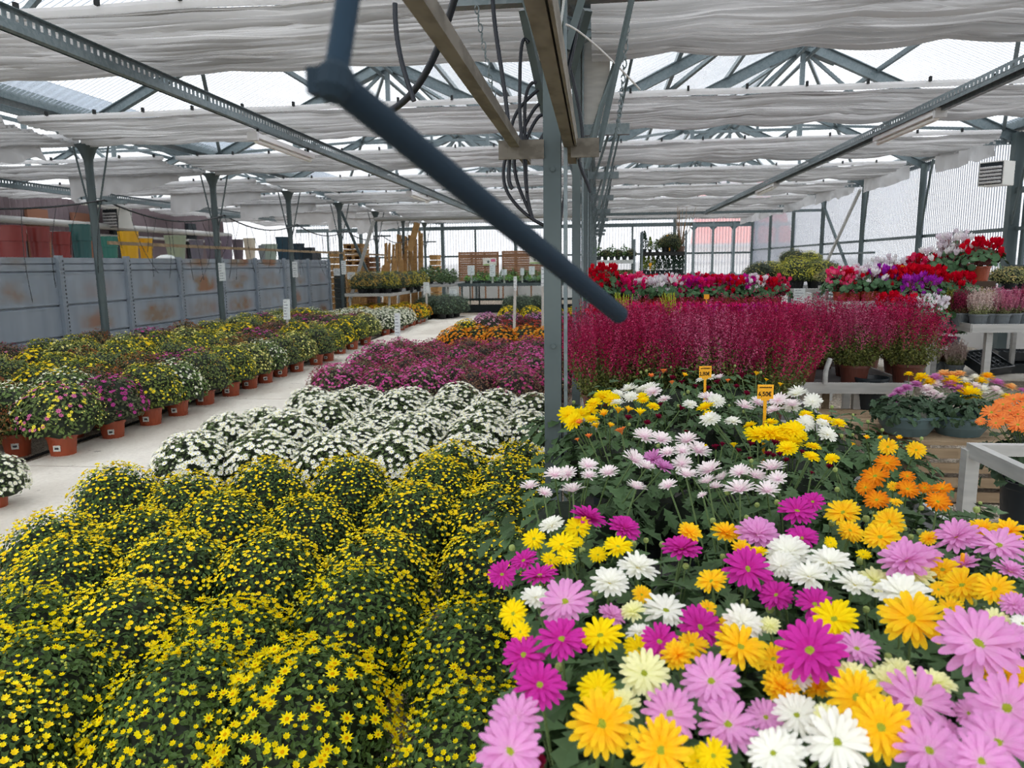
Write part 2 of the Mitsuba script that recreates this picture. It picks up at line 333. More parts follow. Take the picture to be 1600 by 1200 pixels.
# far end wall, side wall, storage side wall
XE0, XE1 = X3, XR
def wall_sheet(name, a, b, z0, z1, bsdf='poly_wall'):
    k = sub(name, 'sheet'); put(k, corr([a[0], a[1], z0], [b[0], b[1], z0], [a[0], a[1], z1], .012, .13, 2), bsdf, True)
def wall_ribs(name, a, b, z0, z1, step=.13, w=.016, col=S(176, 186, 196)):
    a, b = np.array(a, float), np.array(b, float); L = np.linalg.norm(b - a); m = MB()
    for t in np.arange(.04, L, step):
        p = a + (b - a) * t / L; m.bar([p[0], p[1], z0], [p[0], p[1], z1], w, .01, col, up=(0, 1, 0) if abs(b[0] - a[0]) > 1 else (1, 0, 0))
    k = sub(name, 'rib'); put(k, m, 'cloth'); tag(k, kind='stuff')
DX0, DX1 = 4.55, 8.9
for x in np.arange(X3, XR - .01, (XR - X3) / 18):
    wall_sheet('wall_back', (x, YE), (x + (XR - X3) / 18, YE), .95, 5.4)
wall_ribs('wall_back', (X3, YE - .03), (XR, YE - .03), .95, 5.3)
m = MB(); m.box([(X3 + XR) / 2, YE, .47], (XR - X3, .1, .94), S(206, 210, 212)); put('wall_back__dado', m, 'matte')
m = MB()
for z in (3.22,): m.bar([X3, YE - .12, z], [XR, YE - .12, z], .14, .16)
for z in (1.95, .97): m.bar([X3, YE - .08, z], [XR, YE - .08, z], .08, .08)
for x in (XC, 3.35, XL, -3.75, -11): m.bar([x, YE - .1, 0], [x, YE - .1, APEX - .2], .14, .12)
for x in (-5.6, -2.0, 1.5, -9.2, -12.6): m.bar([x, YE - .1, 0], [x, YE - .1, 3.2], .08, .08)
put('wall_back__frame', m, 'dark_steel'); tag('wall_back', 'far end wall of ribbed clear plastic in a dark steel frame', kind='structure')
for y0, y1 in zip(np.arange(YB, YE, 3.25), np.arange(YB, YE, 3.25) + 3.25):
    wall_sheet('wall_right', (XR, y1), (XR, y0), .55, 3.7)
wall_ribs('wall_right', (XR - .03, YB), (XR - .03, YE), .55, 3.6, .085, .012)
m = MB(); m.box([XR, (YB + YE) / 2, .27], (.1, YE - YB, .55), S(200, 203, 203)); put('wall_right__dado', m, 'matte')
m = MB()
for z in (2.05, .6): m.bar([XR - .07, YB, z], [XR - .07, YE, z], .05, .06)
put('wall_right__rail', m, 'dark_steel'); tag('wall_right', 'ribbed clear plastic side wall behind the benches', kind='structure')
# storage side wall: mauve ribbed metal below, clear above
m = corr([X3, 4, 0], [X3, 27, 0], [X3, 4, 3.45], .03, .2, 2); put('wall_left__metal_sheet', m, 'mauve', False)
wall_sheet('wall_left', (X3, 27), (X3, YE), .3, 3.6)
m = MB(); m.tube([[X3 + .25, 8, 2.78], [X3 + .25, 27, 2.78]], .09, 10); put('wall_left__pipe', m, 'alu', True)
m = MB(); m.tube([[X3 + .2, 8, 2.52], [X3 + .2, 27, 2.52]], .05, 8); put('wall_left__pipe_001', m, 'alu', True)
for y in (9.5, 13.5, 20.5, 24.5):
    m = MB(); m.box([X3 + .12, y, 2.4], (.1, .5, 1.4), S(52, 60, 64)); put(sub('wall_left', 'shutter'), m, 'matte')
for y in (11.4, 17.4, 19):
    m = MB(); m.box([X3 + .1, y, 2.3], (.08, .7, 1.6), S(150, 104, 84)); put(sub('wall_left', 'board'), m, 'matte')
tag('wall_left', 'mauve brown ribbed metal wall behind the storage bay', kind='structure')
# big sliding door in the end wall
D = 'door_1'
tag(D, 'wide glazed double sliding door in the far end wall', kind='structure')
def dat(px): return atY(px, 400, YE)[0]
xs = [dat(1082), dat(1112), dat(1144), dat(1179), dat(1211), dat(1237)]
m = MB()
for i, x in enumerate(xs):
    w = (.16, .09, .26, .08, .16, .2)[i]; m.bar([x, YE - .2, .3], [x, YE - .2, 3.3], .1, w)
m.bar([xs[0], YE - .2, 3.15], [xs[-1], YE - .2, 3.15], .12, .14); m.bar([xs[0], YE - .2, .95], [xs[4], YE - .2, .95], .1, .12)
m.bar([xs[4], YE - .2, 1.95], [xs[5], YE - .2, 1.95], .1, .1)
put(D + '__frame', m, 'steel')
for x in xs[:5]:
    for z, s_ in ((3.02, 1), (1.08, -1)):
        m = MB()
        for sx in (-1, 1): m.add([[x + sx * .05, YE - .21, z + s_ * .06], [x + sx * .17, YE - .21, z + s_ * .06], [x + sx * .05, YE - .21, z - s_ * .07], [x + sx * .05, YE - .17, z + s_ * .06], [x + sx * .17, YE - .17, z + s_ * .06], [x + sx * .05, YE - .17, z - s_ * .07]],
                                  [[0, 1, 2], [3, 5, 4], [0, 3, 1], [1, 3, 4], [1, 4, 2], [2, 4, 5], [2, 5, 0], [0, 5, 3]])
        put(sub(D, 'bracket'), m, 'steel')
for a, b in zip(xs[:-2], xs[1:-1]):
    m = MB(); m.box([(a + b) / 2, YE - .2, .62], (b - a - .12, .04, .6), S(212, 216, 218)); put(sub(D, 'kick_panel'), m, 'matte')

# what stands outside, seen through the clear walls
k = thing('building', 'white building with a red roof outside, behind the sliding door', 'building')
m = MB(); m.box([8.1, 46, 1.3], (5.6, 4, 2.6), S(225, 225, 222)); part(k, 'wall', m)
m = MB()
z0, z1 = 2.6, 6.5
m.add([[5.2, 43.6, z0], [10.9, 43.6, z0], [10.9, 48.5, z1], [6.2, 48.5, z1]], [[0, 1, 2, 3]], S(222, 84, 70)); m.add([[5.2, 43.6, z0 - .15], [10.9, 43.6, z0 - .15], [10.9, 43.6, z0], [5.2, 43.6, z0]], [[0, 1, 2, 3]], S(190, 90, 84))
m.add([[6.2, 48.5, 0], [10.9, 48.5, 0], [10.9, 48.5, z1], [6.2, 48.5, z1]], [[0, 1, 2, 3]], S(222, 84, 70))
part(k, 'roof', m)
m = MB(); m.tube([[5.2, 43.5, 2.45], [10.9, 43.5, 2.45]], .09, 8, S(150, 155, 160)); part(k, 'gutter', m)
for i, (z, c) in enumerate(((1.5, 170), (.8, 180))):
    m = MB(); m.box([8.1, 43.95, z], (5.6, .06, .12), S(c, c, c + 6)); part(k, 'band', m)

# ------------------------------------------------------------------ posts
def post_round(key, x, y, top, r=.055, bsdf='dark_steel', flare=True):
    m = MB(); prof = [(0, 0), (r, 0), (r, top - .3), (r * 1.15, top - .2), (r * 2.1, top - .06), (r * 3.0, top), (0, top)] if flare else [(0, 0), (r, 0), (r, top), (0, top)]
    m.lathe(prof, 12, (x, y, 0)); part(key, 'shaft', m, bsdf, 35)
for i in range(1, 10):
    y = U(i)
    if i < 3: continue
    k = thing('post', f'round grey steel post in the row before the metal bin wall, {ORD[i - 2]} from the front', 'post', 'posts along the bin wall')
    post_round(k, XL, y, 3.31)
    m = MB(); m.bar([XL - .12, y + .08, 2.53], [XL + .45, y + .08, 2.53], .06, .05); part(k, 'cross_arm', m, 'steel')
    for s_ in (-1, 1):
        m = MB(); m.tube([[XL, y, 2.1], [XL + s_ * .32, y + .1, 3.55]], .013, 6); part(k, 'brace_rod', m, 'dark_steel')
for i in range(3, 10):
    y = (i + .83) * SP
    k = thing('post', f'steel post of the ribbed side wall, {ORD[i - 2]} from the front', 'post', 'posts of the side wall')
    if i == 3:
        m = MB(); m.bar([XR - .12, y, 0], [XR - .12, y, 3.55], .16, .14, up=(0, 1, 0)); part(k, 'shaft', m, 'dark_steel')
        m = MB(); m.bar([XR - .02, y - .22, 0], [XR - .02, y - .22, 3.5], .08, .08, up=(0, 1, 0)); part(k, 'side_channel', m, 'dark_steel')
        m = MB(); m.bar([XR - .1, y, 2.65], [XR - .1, y - 2.4, 2.65], .07, .09); m.bar([XR - .1, y, 1.45], [XR - .1, y - 2.4, 1.45], .06, .06); part(k, 'rail', m, 'dark_steel')
    else: post_round(k, XR - .15, y, 3.5, .06, 'dark_steel', False)
    m = MB(); m.tube([[XR - .14, y, 2.0], [XR - .3, y - .75, 3.5]], .022, 6); part(k, 'brace_rod', m, 'dark_steel')
k = thing('cross_brace', 'crossed steel braces against the ribbed side wall', 'brace')
for a, b, c_ in (((XR - .25, 5.79 * SP, .8), (XR - .25, 6.79 * SP, 3.3), 'dark_steel'), ((XR - .3, 5.79 * SP, 3.3), (XR - .3, 6.79 * SP, .8), 'alu')):
    m = MB(); m.bar(a, b, .06, .06); part(k, 'brace', m, c_)
m = MB(); m.bar((XR - .22, 5.5 * SP, 1.75), (XR - .22, 6.9 * SP, 1.75), .05, .05); part(k, 'rail', m, 'dark_steel')
# middle row: square profile posts with cross arms
for i in range(1, 10):
    y = U(i)
    k = thing('post', 'square galvanised post rising beside the daisy bench' if i == 1 else f'square galvanised post of the middle row, {ORD[i]} behind the bench post', 'post', 'posts of the middle row')
    w = .072
    m = MB(); m.bar([XC - .008, y, 0], [XC - .008, y, 3.6], w, w, up=(0, 1, 0)); part(k, 'shaft', m, 'dark_steel')
    m = MB(); m.bar([XC + .046, y + .01, 0], [XC + .046, y + .01, 3.6], .014, .06, up=(0, 1, 0)); part(k, 'flange', m, 'steel')
    if i == 1:
        for z in (1.66, 1.98, 1.25):
            m = MB(); m.lathe([(0, .0), (.011, .0), (.011, .012), (0, .012)], 6, (0, 0, 0)); v, f, c = m.arr()
            mm = MB(); mm.add(np.stack([v[:, 0] + XC - .005, y - w / 2 - v[:, 2], v[:, 1] + z], 1), f[:, ::-1]); part(k, 'bolt', mm, 'dark_steel')
    else:
        m = MB(); m.bar([XC - .12, y + .06, 2.72], [XC + .44, y + .06, 2.72], .05, .09); part(k, 'cross_arm', m, 'steel')
        if i == 2:
            m = MB(); m.bar([XC + .12, y + .1, 2.75], [XC + .12, y + .1, 3.75], .3, .12, up=(0, 1, 0)); part(k, 'gutter_bracket', m, 'alu')
    for s_ in (-1, 1):
        m = MB(); m.bar([XC + s_ * .05, y, 2.45], [XC + s_ * .42, y + .05, 3.6], .03, .03); part(k, 'brace', m, 'dark_steel')
    m = MB(); m.tube([[XC + .18, y, 2.05], [XC + .5, y + .1, 3.5]], .014, 6); part(k, 'brace_rod', m, 'dark_steel')

# ------------------------------------------------------------------ folded shade screens
SW = 1.38                                       # a half drawn screen: a pleated sheet lying on wires, bunched into a roll along its far edge
def screen_mesh(x0, x1, seed, scallop):
    L = x1 - x0; nx, nb, nr, nt = 110, 150, 14, 10
    x = np.linspace(0, L, nx); r = np.random.default_rng(seed)
    sb = np.linspace(0, 1, nb); yb = -SW + (SW - .1) * sb           # underside, near edge to far edge
    X, SS = np.meshgrid(x, sb, indexing='ij'); o = 0 * X
    wob = .9 * meshkit.noise(np.stack([X * .7, SS * 3, o], -1), seed) + .5 * meshkit.noise(np.stack([X * 2.2, SS * 9, o + 3], -1), seed + 1)
    rdg = 1 - 2 * np.abs(meshkit.noise(np.stack([X * .35, SS * 30 + wob, o + 7], -1), seed + 2) - .5)
    rdg = .65 * rdg + .5 * (1 - 2 * np.abs(meshkit.noise(np.stack([X * .5, SS * 62 + wob, o + 9], -1), seed + 3) - .5))
    Zb = .05 - .05 * SS - .1 * rdg + .05 * (meshkit.noise(np.stack([X * .5, SS * 2, o], -1), seed + 4) - .5)
    hang = scallop * np.abs(np.sin(np.pi * (X + .4 * SS) / 1.05)); Zb = Zb - hang * (.3 + .7 * SS)
    Yb = np.broadcast_to(yb, X.shape) + .02 * (wob - .7)
    t = np.linspace(0, 1, nr) * np.pi * 1.2                         # the roll
    Xr, Tr = np.meshgrid(x, t, indexing='ij'); rad = .085 + .02 * meshkit.noise(np.stack([Xr * 1.3, Tr * 0, Xr * 0 + 5], -1), seed + 5)
    sag = scallop * 1.3 * np.abs(np.sin(np.pi * (Xr + .4) / 1.05))
    Yr = -.1 + rad * 1.3 * np.sin(Tr * .83) + .0 * Xr; Zr = -.02 - rad * np.cos(Tr * .9) * .9 + .0 - sag * (1 - Tr / 4)
    Xt, St = np.meshgrid(x, np.linspace(0, 1, nt), indexing='ij'); Yt = -.1 - (SW - .12) * St; Zt = .12 - .03 * St + 0 * Xt
    v = np.concatenate([np.stack([X, Yb, Zb], -1), np.stack([Xr, Yr, Zr], -1)], 1); ns = nb + nr
    i, j = np.meshgrid(np.arange(nx - 1), np.arange(ns - 1), indexing='ij')
    f = np.stack([i * ns + j, i * ns + (j + 1) % ns, (i + 1) * ns + (j + 1) % ns, (i + 1) * ns + j], -1).reshape(-1, 4)
    tone = np.concatenate([0.62 + .36 * np.repeat(r.random(nb // 2), 2), np.full(nr, .86)])[None, :, None] * np.ones((nx, 1, 1))   # woven from bright and dull strips
    m = MB(); m.add(v.reshape(-1, 3), f, (S(226, 224, 223) * tone).reshape(-1, 3).clip(0, .95)); return m
def hem_mesh(L, seed):
    m = MB(); n = 60; x = np.linspace(0, L, n)
    z = .02 * (meshkit.noise(np.stack([x * 1.2, 0 * x, 0 * x], -1), seed) - .5)
    m.tube(np.stack([x, 0 * x - SW + .02, z + .015], -1), .035, 6, S(240, 240, 240)); return m
def clip_mesh(L):
    m = MB()
    for x in np.arange(.4, L, .62): m.box([x, -SW - .02, .05], (.022, .04, .05), S(40, 44, 46))
    return m
def fray_mesh(seed, L=.9):
    r = np.random.default_rng(seed); m = MB(); nx, nz = 26, 9
    X, Z = np.meshgrid(np.linspace(0, L, nx), np.linspace(0, -1, nz), indexing='ij')
    dep = .5 * (1 - .45 * X / L) + .08 * (meshkit.noise(np.stack([X * 9, 0 * X, 0 * X], -1), seed) - .5)
    y = .09 * (meshkit.noise(np.stack([X * 11, Z * 2, 0 * X], -1), seed + 1) - .5) * 2 * (-Z) - .1
    v = np.stack([X, y, Z * dep + .14], -1); i, j = np.meshgrid(np.arange(nx - 1), np.arange(nz - 1), indexing='ij')
    f = np.stack([i * nz + j, (i + 1) * nz + j, (i + 1) * nz + j + 1, i * nz + j + 1], -1).reshape(-1, 4)
    m.add(v.reshape(-1, 3), f, S(206, 206, 206)); return m
for bi, (x0, x1) in enumerate(BAYS):
    xa, xb = x0 + .12, x1 - (.12 if bi < 2 else .9)
    hem, clp = plyd(hem_mesh(xb - xa, bi), 'cloth'), plyd(clip_mesh(xb - xa), 'matte')
    for v_ in range(2):
        fab = plyd(screen_mesh(xa, xb, 20 + bi * 7 + v_ * 3, (.02, .02, .045)[bi]), 'cloth')
        proto(f'screen_{bi}_{v_}', {'fabric': fab, 'hem': hem, 'hook': clp})
    for i in range(1, 10):
        y = U(i)
        k = thing('shade_screen', f'folded grey shade screen hanging across the {BAYN[bi]} bay, {ORD[i]} from the front', 'shade screen', 'folded shade screens')
        inst(k, f'group_screen_{bi}_{i % 2}', (xa, y, 3.4), 0, 1, ('hook',))
        if bi == 2 and i >= 3:
            put(k + '__loose_end', fray_mesh(40 + i), 'cloth', True, to_world=M4((xb - .35, y - .02, 3.36)))
        if bi == 0:
            put(k + '__loose_end', fray_mesh(60 + i, 2.2), 'cloth', True, to_world=M4((XL - 2.8, y - .02, 3.3), 0, (1, 1, 1.2)))

# ------------------------------------------------------------------ perforated rails under the screens, with lamps
def perf_rail(m, a, b, side=1):
    a, b = np.asarray(a, float), np.asarray(b, float); L = np.linalg.norm(b - a); d = (b - a) / L
    sx = np.cross(d, [0, 0, 1.0])
    def bb(o, z, w, h): m.bar(a + sx * o + [0, 0, z], b + sx * o + [0, 0, z], w, h)
    bb(0, .012, .004, .024); bb(0, .078, .004, .024); bb(.02, .09, .044, .004); bb(-.03, 0, .09, .005); bb(-.07, -.018, .004, .04); bb(.02, -.03, .05, .05)
    n = int(L / .07)
    for i in range(n):
        p = a + d * (i + .5) * .07 + [0, 0, .045]; m.bar(p - d * .02, p + d * .02, .004, .045)
for x, nm, y0, y1 in (((XL + XC) / 2, 'bedding', 1.0, 23.8), ((XC + XR) / 2 - .05, 'bench', 1.0, 23.5), ((X3 + XL) / 2, 'storage', 4, 23.8)):
    k = thing('lamp_rail', f'perforated galvanised rail running under the shade screens of the {nm} bay', 'rail')
    zr = 3.04 if nm == 'bench' else 3.12
    m = MB(); perf_rail(m, [x, y0, zr], [x, y1, zr]); put(k, m, 'steel')
    for li, yl in enumerate((8.6, 15.2)):
        l = thing('tube_lamp', f'fluorescent tube lamp under the {nm} bay rail, {("front", "back")[li]} one', 'lamp', 'tube lamps')
        m = MB(); m.box([x, yl, 2.98], (.1, 1.6, .05), S(225, 226, 224)); m.box([x, yl - .82, 2.97], (.11, .05, .09), S(200, 200, 198)); part(l, 'housing', m, 'plastic')
        m = MB(); m.tube([[x, yl - .76, 2.93], [x, yl + .76, 2.93]], .024, 10, S(236, 236, 232)); part(l, 'tube', m, 'plastic', True)
        for dy in (-.7, .7):
            m = MB(); m.bar([x, yl + dy, 3.0], [x, yl + dy, zr], .02, .02, S(40, 44, 46)); part(l, 'hanger', m, 'matte')
k = thing('cross_rail', 'straight steel rail across the bench bay at the end of the lamp rail', 'rail')
m = MB(); m.bar([XC, 23.55, 3.06], [XR, 23.55, 3.06], .08, .08); m.bar([XC + .6, 23.4, 2.9], [XC + 2.8, 23.4, 2.9], .08, .03); put(k, m, 'steel')
k = thing('cross_rail', 'white pipe across the bedding bay under the last screens', 'pipe')
m = MB(); m.tube([[XL, U(7) - .1, 3.05], [XC, U(7) - .1, 3.05]], .07, 10); put(k, m, 'alu', True)
k = thing('exit_light', 'small amber lit emergency lamp hanging before the end wall', 'lamp')
p = atY(1148, 326, YE - .14)
m = MB(); m.box(p, (.3, .1, .14), S(70, 66, 50)); part(k, 'case', m)
m = MB(); m.box(p + [0, -.055, 0], (.16, .02, .07), S(250, 200, 90)); scene[k + '__lens'] = {**plyd(m, 'matte'), 'emitter': {'type': 'area', 'radiance': {'type': 'rgb', 'value': [.16, .11, .035]}}}

# fan heaters
def heater(label, pos, rz, sc=1.0):
    k = thing('fan_heater', label, 'heater')
    tw = M4(pos, rz, sc)
    m = MB(); m.box([0, 0, 0], (.55, .5, .55), S(214, 216, 212)); m.box([0, .3, .05], (.2, .14, .2), S(206, 208, 205))
    put(k + '__case', m, 'plastic', to_world=tw)
    m = MB(); m.box([0, -.255, 0], (.5, .02, .5), S(36, 42, 46)); put(k + '__grille', m, 'matte', to_world=tw)
    sl = MB(); sl.box([0, 0, 0], (.47, .03, .045), S(206, 208, 205), R=[[1, 0, 0], [0, .87, -.5], [0, .5, .87]]); d = plyd(sl, 'plastic')
    for i in range(5): scene[sub(k, 'slat')] = {**d, 'to_world': tw @ T().translate([0, -.28, -.2 + i * .083])}
    return k
p = atY(1557, 272, 11.9)
heater('pale grey fan heater with black slats hanging on the side wall post', p, -.9, .62)
p = atY(184, 342, 17.0)
for _ in range(5): p = atY(184, 342, p[1] * (X3 + .42) / p[0])
heater('small white slatted heater hanging in the storage bay', p, -.2, 1.0)

# ------------------------------------------------------------------ overhead clutter by the middle posts
yp = U(1)
k = thing('overhead_frame', 'rusty brown bracket plates and bars bolted to the bench post overhead', 'bracket frame')
for s_, x0_, x1_ in ((-1, -.41, XC - .04), (1, XC + .07, .0)):
    m = MB(); m.box([(x0_ + x1_) / 2, yp - .045, 2.06], (abs(x1_ - x0_), .012, .075)); part(k, 'plate', m, 'rusty')
m = MB(); m.bar([-.345, 3.66, 2.09], [-.33, .35, 2.09], .038, .04); part(k, 'bar', m, 'rusty')
m = MB(); m.bar([-.125, 3.66, 2.09], [-.115, .35, 2.09], .038, .045); m.bar([-.096, 3.66, 2.1], [-.086, .35, 2.1], .008, .07); part(k, 'bar', m, 'rusty')
k = thing('cross_beam', 'blue grey steel beam crossing above the bench post', 'beam')
p0, p1 = atY(708, 8, 3.3), atY(1030, 8, 3.3)
m = MB(); m.bar([p0[0], 3.3, p0[2] + .03], [p1[0], 3.3, p0[2] + .03], .06, .09); put(k, m, 'steel')
ztop = p0[2]
# chains
link = MB(); aa = np.linspace(0, 2 * np.pi, 13); link.tube(np.stack([.009 * np.cos(aa), 0 * aa, .017 * np.sin(aa)], -1), .003, 5, caps=False)
ld = plyd(link, 'steel')
for px0, py0, px1, py1, nm in ((745, 15, 805, 270, 'beside the slanting brown bar'), (983, 15, 962, 215, 'beside the folded screens')):
    a, b = atY(px0, py0, 3.25), atY(px1, py1, 3.6)
    k = thing('chain', f'steel link chain hanging from the cross beam {nm}', 'chain')
    n = int(np.linalg.norm(b - a) / .028)
    for i in range(n):
        t = i / n; q = a + (b - a) * t + np.array([0, 0, -.06 * math.sin(math.pi * t)])
        scene[sub(k, 'link')] = {**ld, 'to_world': T().translate([float(x) for x in q]).rotate([0, 0, 1], 90.0 * (i % 2) + 20)}
# black hoses: traced as loose curves in the plane of the bench post
def hose(label, pts, Ys, r=.008, col=S(28, 36, 46), name='hose', cat='hose'):
    from scipy.interpolate import make_interp_spline
    P = np.array([atY(px, py, y) for (px, py), y in zip(pts, Ys)])
    kk = min(3, len(P) - 1); t = np.linspace(0, 1, len(P)); sp = make_interp_spline(t, P, k=kk)
    m = MB(); m.tube(sp(np.linspace(0, 1, 14 * (len(P) - 1) + 1)), r, 7, col); k = thing(name, label, cat); put(k, m, 'plastic', True); return k
hose('thick dark hose rising past the slanting brown bar', [(716, -20), (690, 60), (655, 130), (606, 175)], [2.6, 2.7, 2.8, 2.9], .013)
hose('short dark hose end dangling before the shade screen', [(617, 5), (622, 70), (634, 120), (647, 158)], [2.7, 2.7, 2.7, 2.7], .009)
hose('dark hose hanging straight down beside the chain', [(769, -20), (776, 60), (788, 140), (796, 220), (795, 270), (801, 295)], [3.2] * 6, .009)
hose('looped dark hose, tallest loop, tied to the brace', [(826, 67), (814, 80), (812, 140), (813, 190), (820, 262), (823, 300)], [3.45] * 6, .008)
hose('looped dark hose, second loop below the tallest', [(838, 130), (828, 133), (821, 155), (820, 200), (822, 270), (824, 310)], [3.5] * 6, .008)
hose('looped dark hose swinging wide beside the post', [(841, 140), (815, 165), (800, 195), (796, 230), (788, 255), (789, 290), (805, 318), (826, 338), (850, 352)], [3.5] * 9, .008)
hose('looped dark hose, lower loop tied to the brace', [(843, 162), (826, 185), (812, 215), (804, 240), (806, 275), (818, 310), (832, 342)], [3.5] * 7, .008)
hose('looped dark hose, lowest loop beside the post', [(849, 180), (836, 190), (824, 215), (820, 240), (822, 290), (834, 345)], [3.5] * 6, .008)
hose('dark hose end sticking out before the square post', [(880, 140), (866, 180), (850, 212), (838, 232)], [3.4] * 4, .013)
hose('dark hose crossing down behind the square post', [(892, 110), (903, 160), (910, 220), (905, 250), (915, 280), (920, 300)], [3.5] * 6, .008)
hose('pair of dark cables running up past the square post', [(905, -20), (902, 40), (890, 100), (876, 170), (870, 230)], [3.2] * 5, .01)
hose('dark cable falling beside the square post to the plants', [(886, 130), (888, 200), (884, 280), (878, 330), (872, 420)], [3.66] * 5, .006)
hose('thin pale cord stretched from the post to the plate', [(883, 193), (866, 215), (853, 226)], [3.4] * 3, .004, S(200, 200, 196), 'cord', 'cord')
hose('thin pale cord slanting up over the screens', [(884, 38), (930, 70), (1000, 140)], [3.0, 3.1, 3.3], .004, S(205, 205, 205), 'cord', 'cord')
hose('pale cord hanging over the square post', [(882, -10), (872, 60), (856, 120)], [3.1] * 3, .006, S(190, 195, 195), 'cord', 'cord')
# inner diagonal struts of the bench post, reaching to the cross beam
k = thing('post_strut', 'pair of steel struts spreading from the bench post to the cross beam', 'strut')
for (pa, pb, w) in (((818, 15), (853, 180), .035), ((918, 15), (882, 150), .035), ((880, -5), (877, 140), .03)):
    m = MB(); m.bar(atY(*pa, 3.4), atY(*pb, 3.62), w, .03); part(k, 'strut', m, 'dark_steel')
k = thing('brace_rod', 'dark rod slanting from the hook down past the screens', 'rod')
m = MB(); m.tube([atY(973, 83, 4.6), atY(940, 165, 4.6), atY(917, 265, 4.6)], .017, 7); put(k, m, 'dark_steel', True)
# the dark lance hanging right before the camera
def ray(px, py, dist):
    d = RW @ np.array([px - CX, py - CY, F]); return EYE + d / np.linalg.norm(d) * dist
k = thing('watering_lance', 'dark blue grey watering lance with a knuckle, hanging close to the camera', 'lance')
a, b, c_ = ray(553, -60, .56), ray(523, 128, .52), ray(968, 492, .86)
up = a + _n(a - b) * .55
m = MB(); m.tube([up, a, b], .0078, 12, S(28, 52, 70)); part(k, 'upper_tube', m, 'matte', True)
m = MB(); m.tube([b, c_], .0105, 12, S(22, 42, 56)); part(k, 'lower_tube', m, 'matte', True)
m = MB(); m.tube([b + _n(a - b) * .014, b + _n(a - b) * .006, b - _n(a - b) * .006, b - _n(a - b) * .012], [.006, .0125, .0125, .007], 12, S(28, 46, 60)); m.box(b + [-.006, 0, 0], (.02, .016, .016), S(28, 46, 60)); part(k, 'knuckle', m, 'matte')
# ------------------------------------------------------------------ bin wall with big pots on its deck
BX = -7.87; PY0 = .66
k = thing('storage_bin', 'long grey steel bin wall with rust stained panels behind the bedding plants', 'bin wall')
rows_z = [.15, .61, 1.07, 1.57]
pd = {}
for i in range(4, 13):
    ya, yb_ = PY0 + 1.57 * i, PY0 + 1.57 * (i + 1)
    for z0, z1 in zip(rows_z[:-1], rows_z[1:]):
        h = z1 - z0
        if h not in pd:
            m = MB(); m.box([0, 0, 0], (.03, 1.47, h - .03)); m.bar([.012, -.735, -h / 2 + .03], [.012, .735, -h / 2 + .03], .02, .02); m.bar([.012, -.735, h / 2 - .03], [.012, .735, h / 2 - .03], .02, .02); pd[h] = plyd(m, 'silver')
        scene[sub(k, 'panel')] = {**pd[h], 'to_world': M4((BX, (ya + yb_) / 2, (z0 + z1) / 2))}
    for z0, z1 in ((1.575, 1.675), (1.68, 1.775)):
        m = MB(); m.box([BX + .01, (ya + yb_) / 2, (z0 + z1) / 2], (.03, 1.48, z1 - z0 - .012)); part(k, 'top_rail', m, 'silver')
m = MB(); m.box([0, 0, .9], (.05, .12, 1.8)); m.box([.03, -.05, .9], (.03, .02, 1.8)); up_ = plyd(m, 'silver')
m = MB()
for z in np.arange(.1, 1.75, .06): m.box([.048, .02, z], (.004, .018, .03), S(52, 56, 60))
dots = plyd(m, 'matte')
for i in range(4, 14):
    u = sub(k, 'upright'); scene[u] = {**up_, 'to_world': M4((BX + .03, PY0 + 1.57 * i, 0))}
    scene[u + '__slot'] = {**dots, 'to_world': M4((BX + .03, PY0 + 1.57 * i, 0))}; tag(u + '__slot', kind='stuff')
m = MB(); m.box([BX - .95, PY0 + 1.57 * 8.5, 1.74], (1.85, 1.57 * 9, .05)); part(k, 'deck', m, 'silver')
for y in np.arange(7.4, 21, 2.6):
    m = MB(); m.bar([BX - 1.7, y, 0], [BX - 1.7, y, 1.72], .1, .1, up=(0, 1, 0)); part(k, 'back_leg', m, 'silver')
m = MB(); m.box([BX - .035, PY0 + 1.57 * 8.5, .88], (.012, 1.57 * 9, 1.74)); part(k, 'back_sheet', m, 'silver')

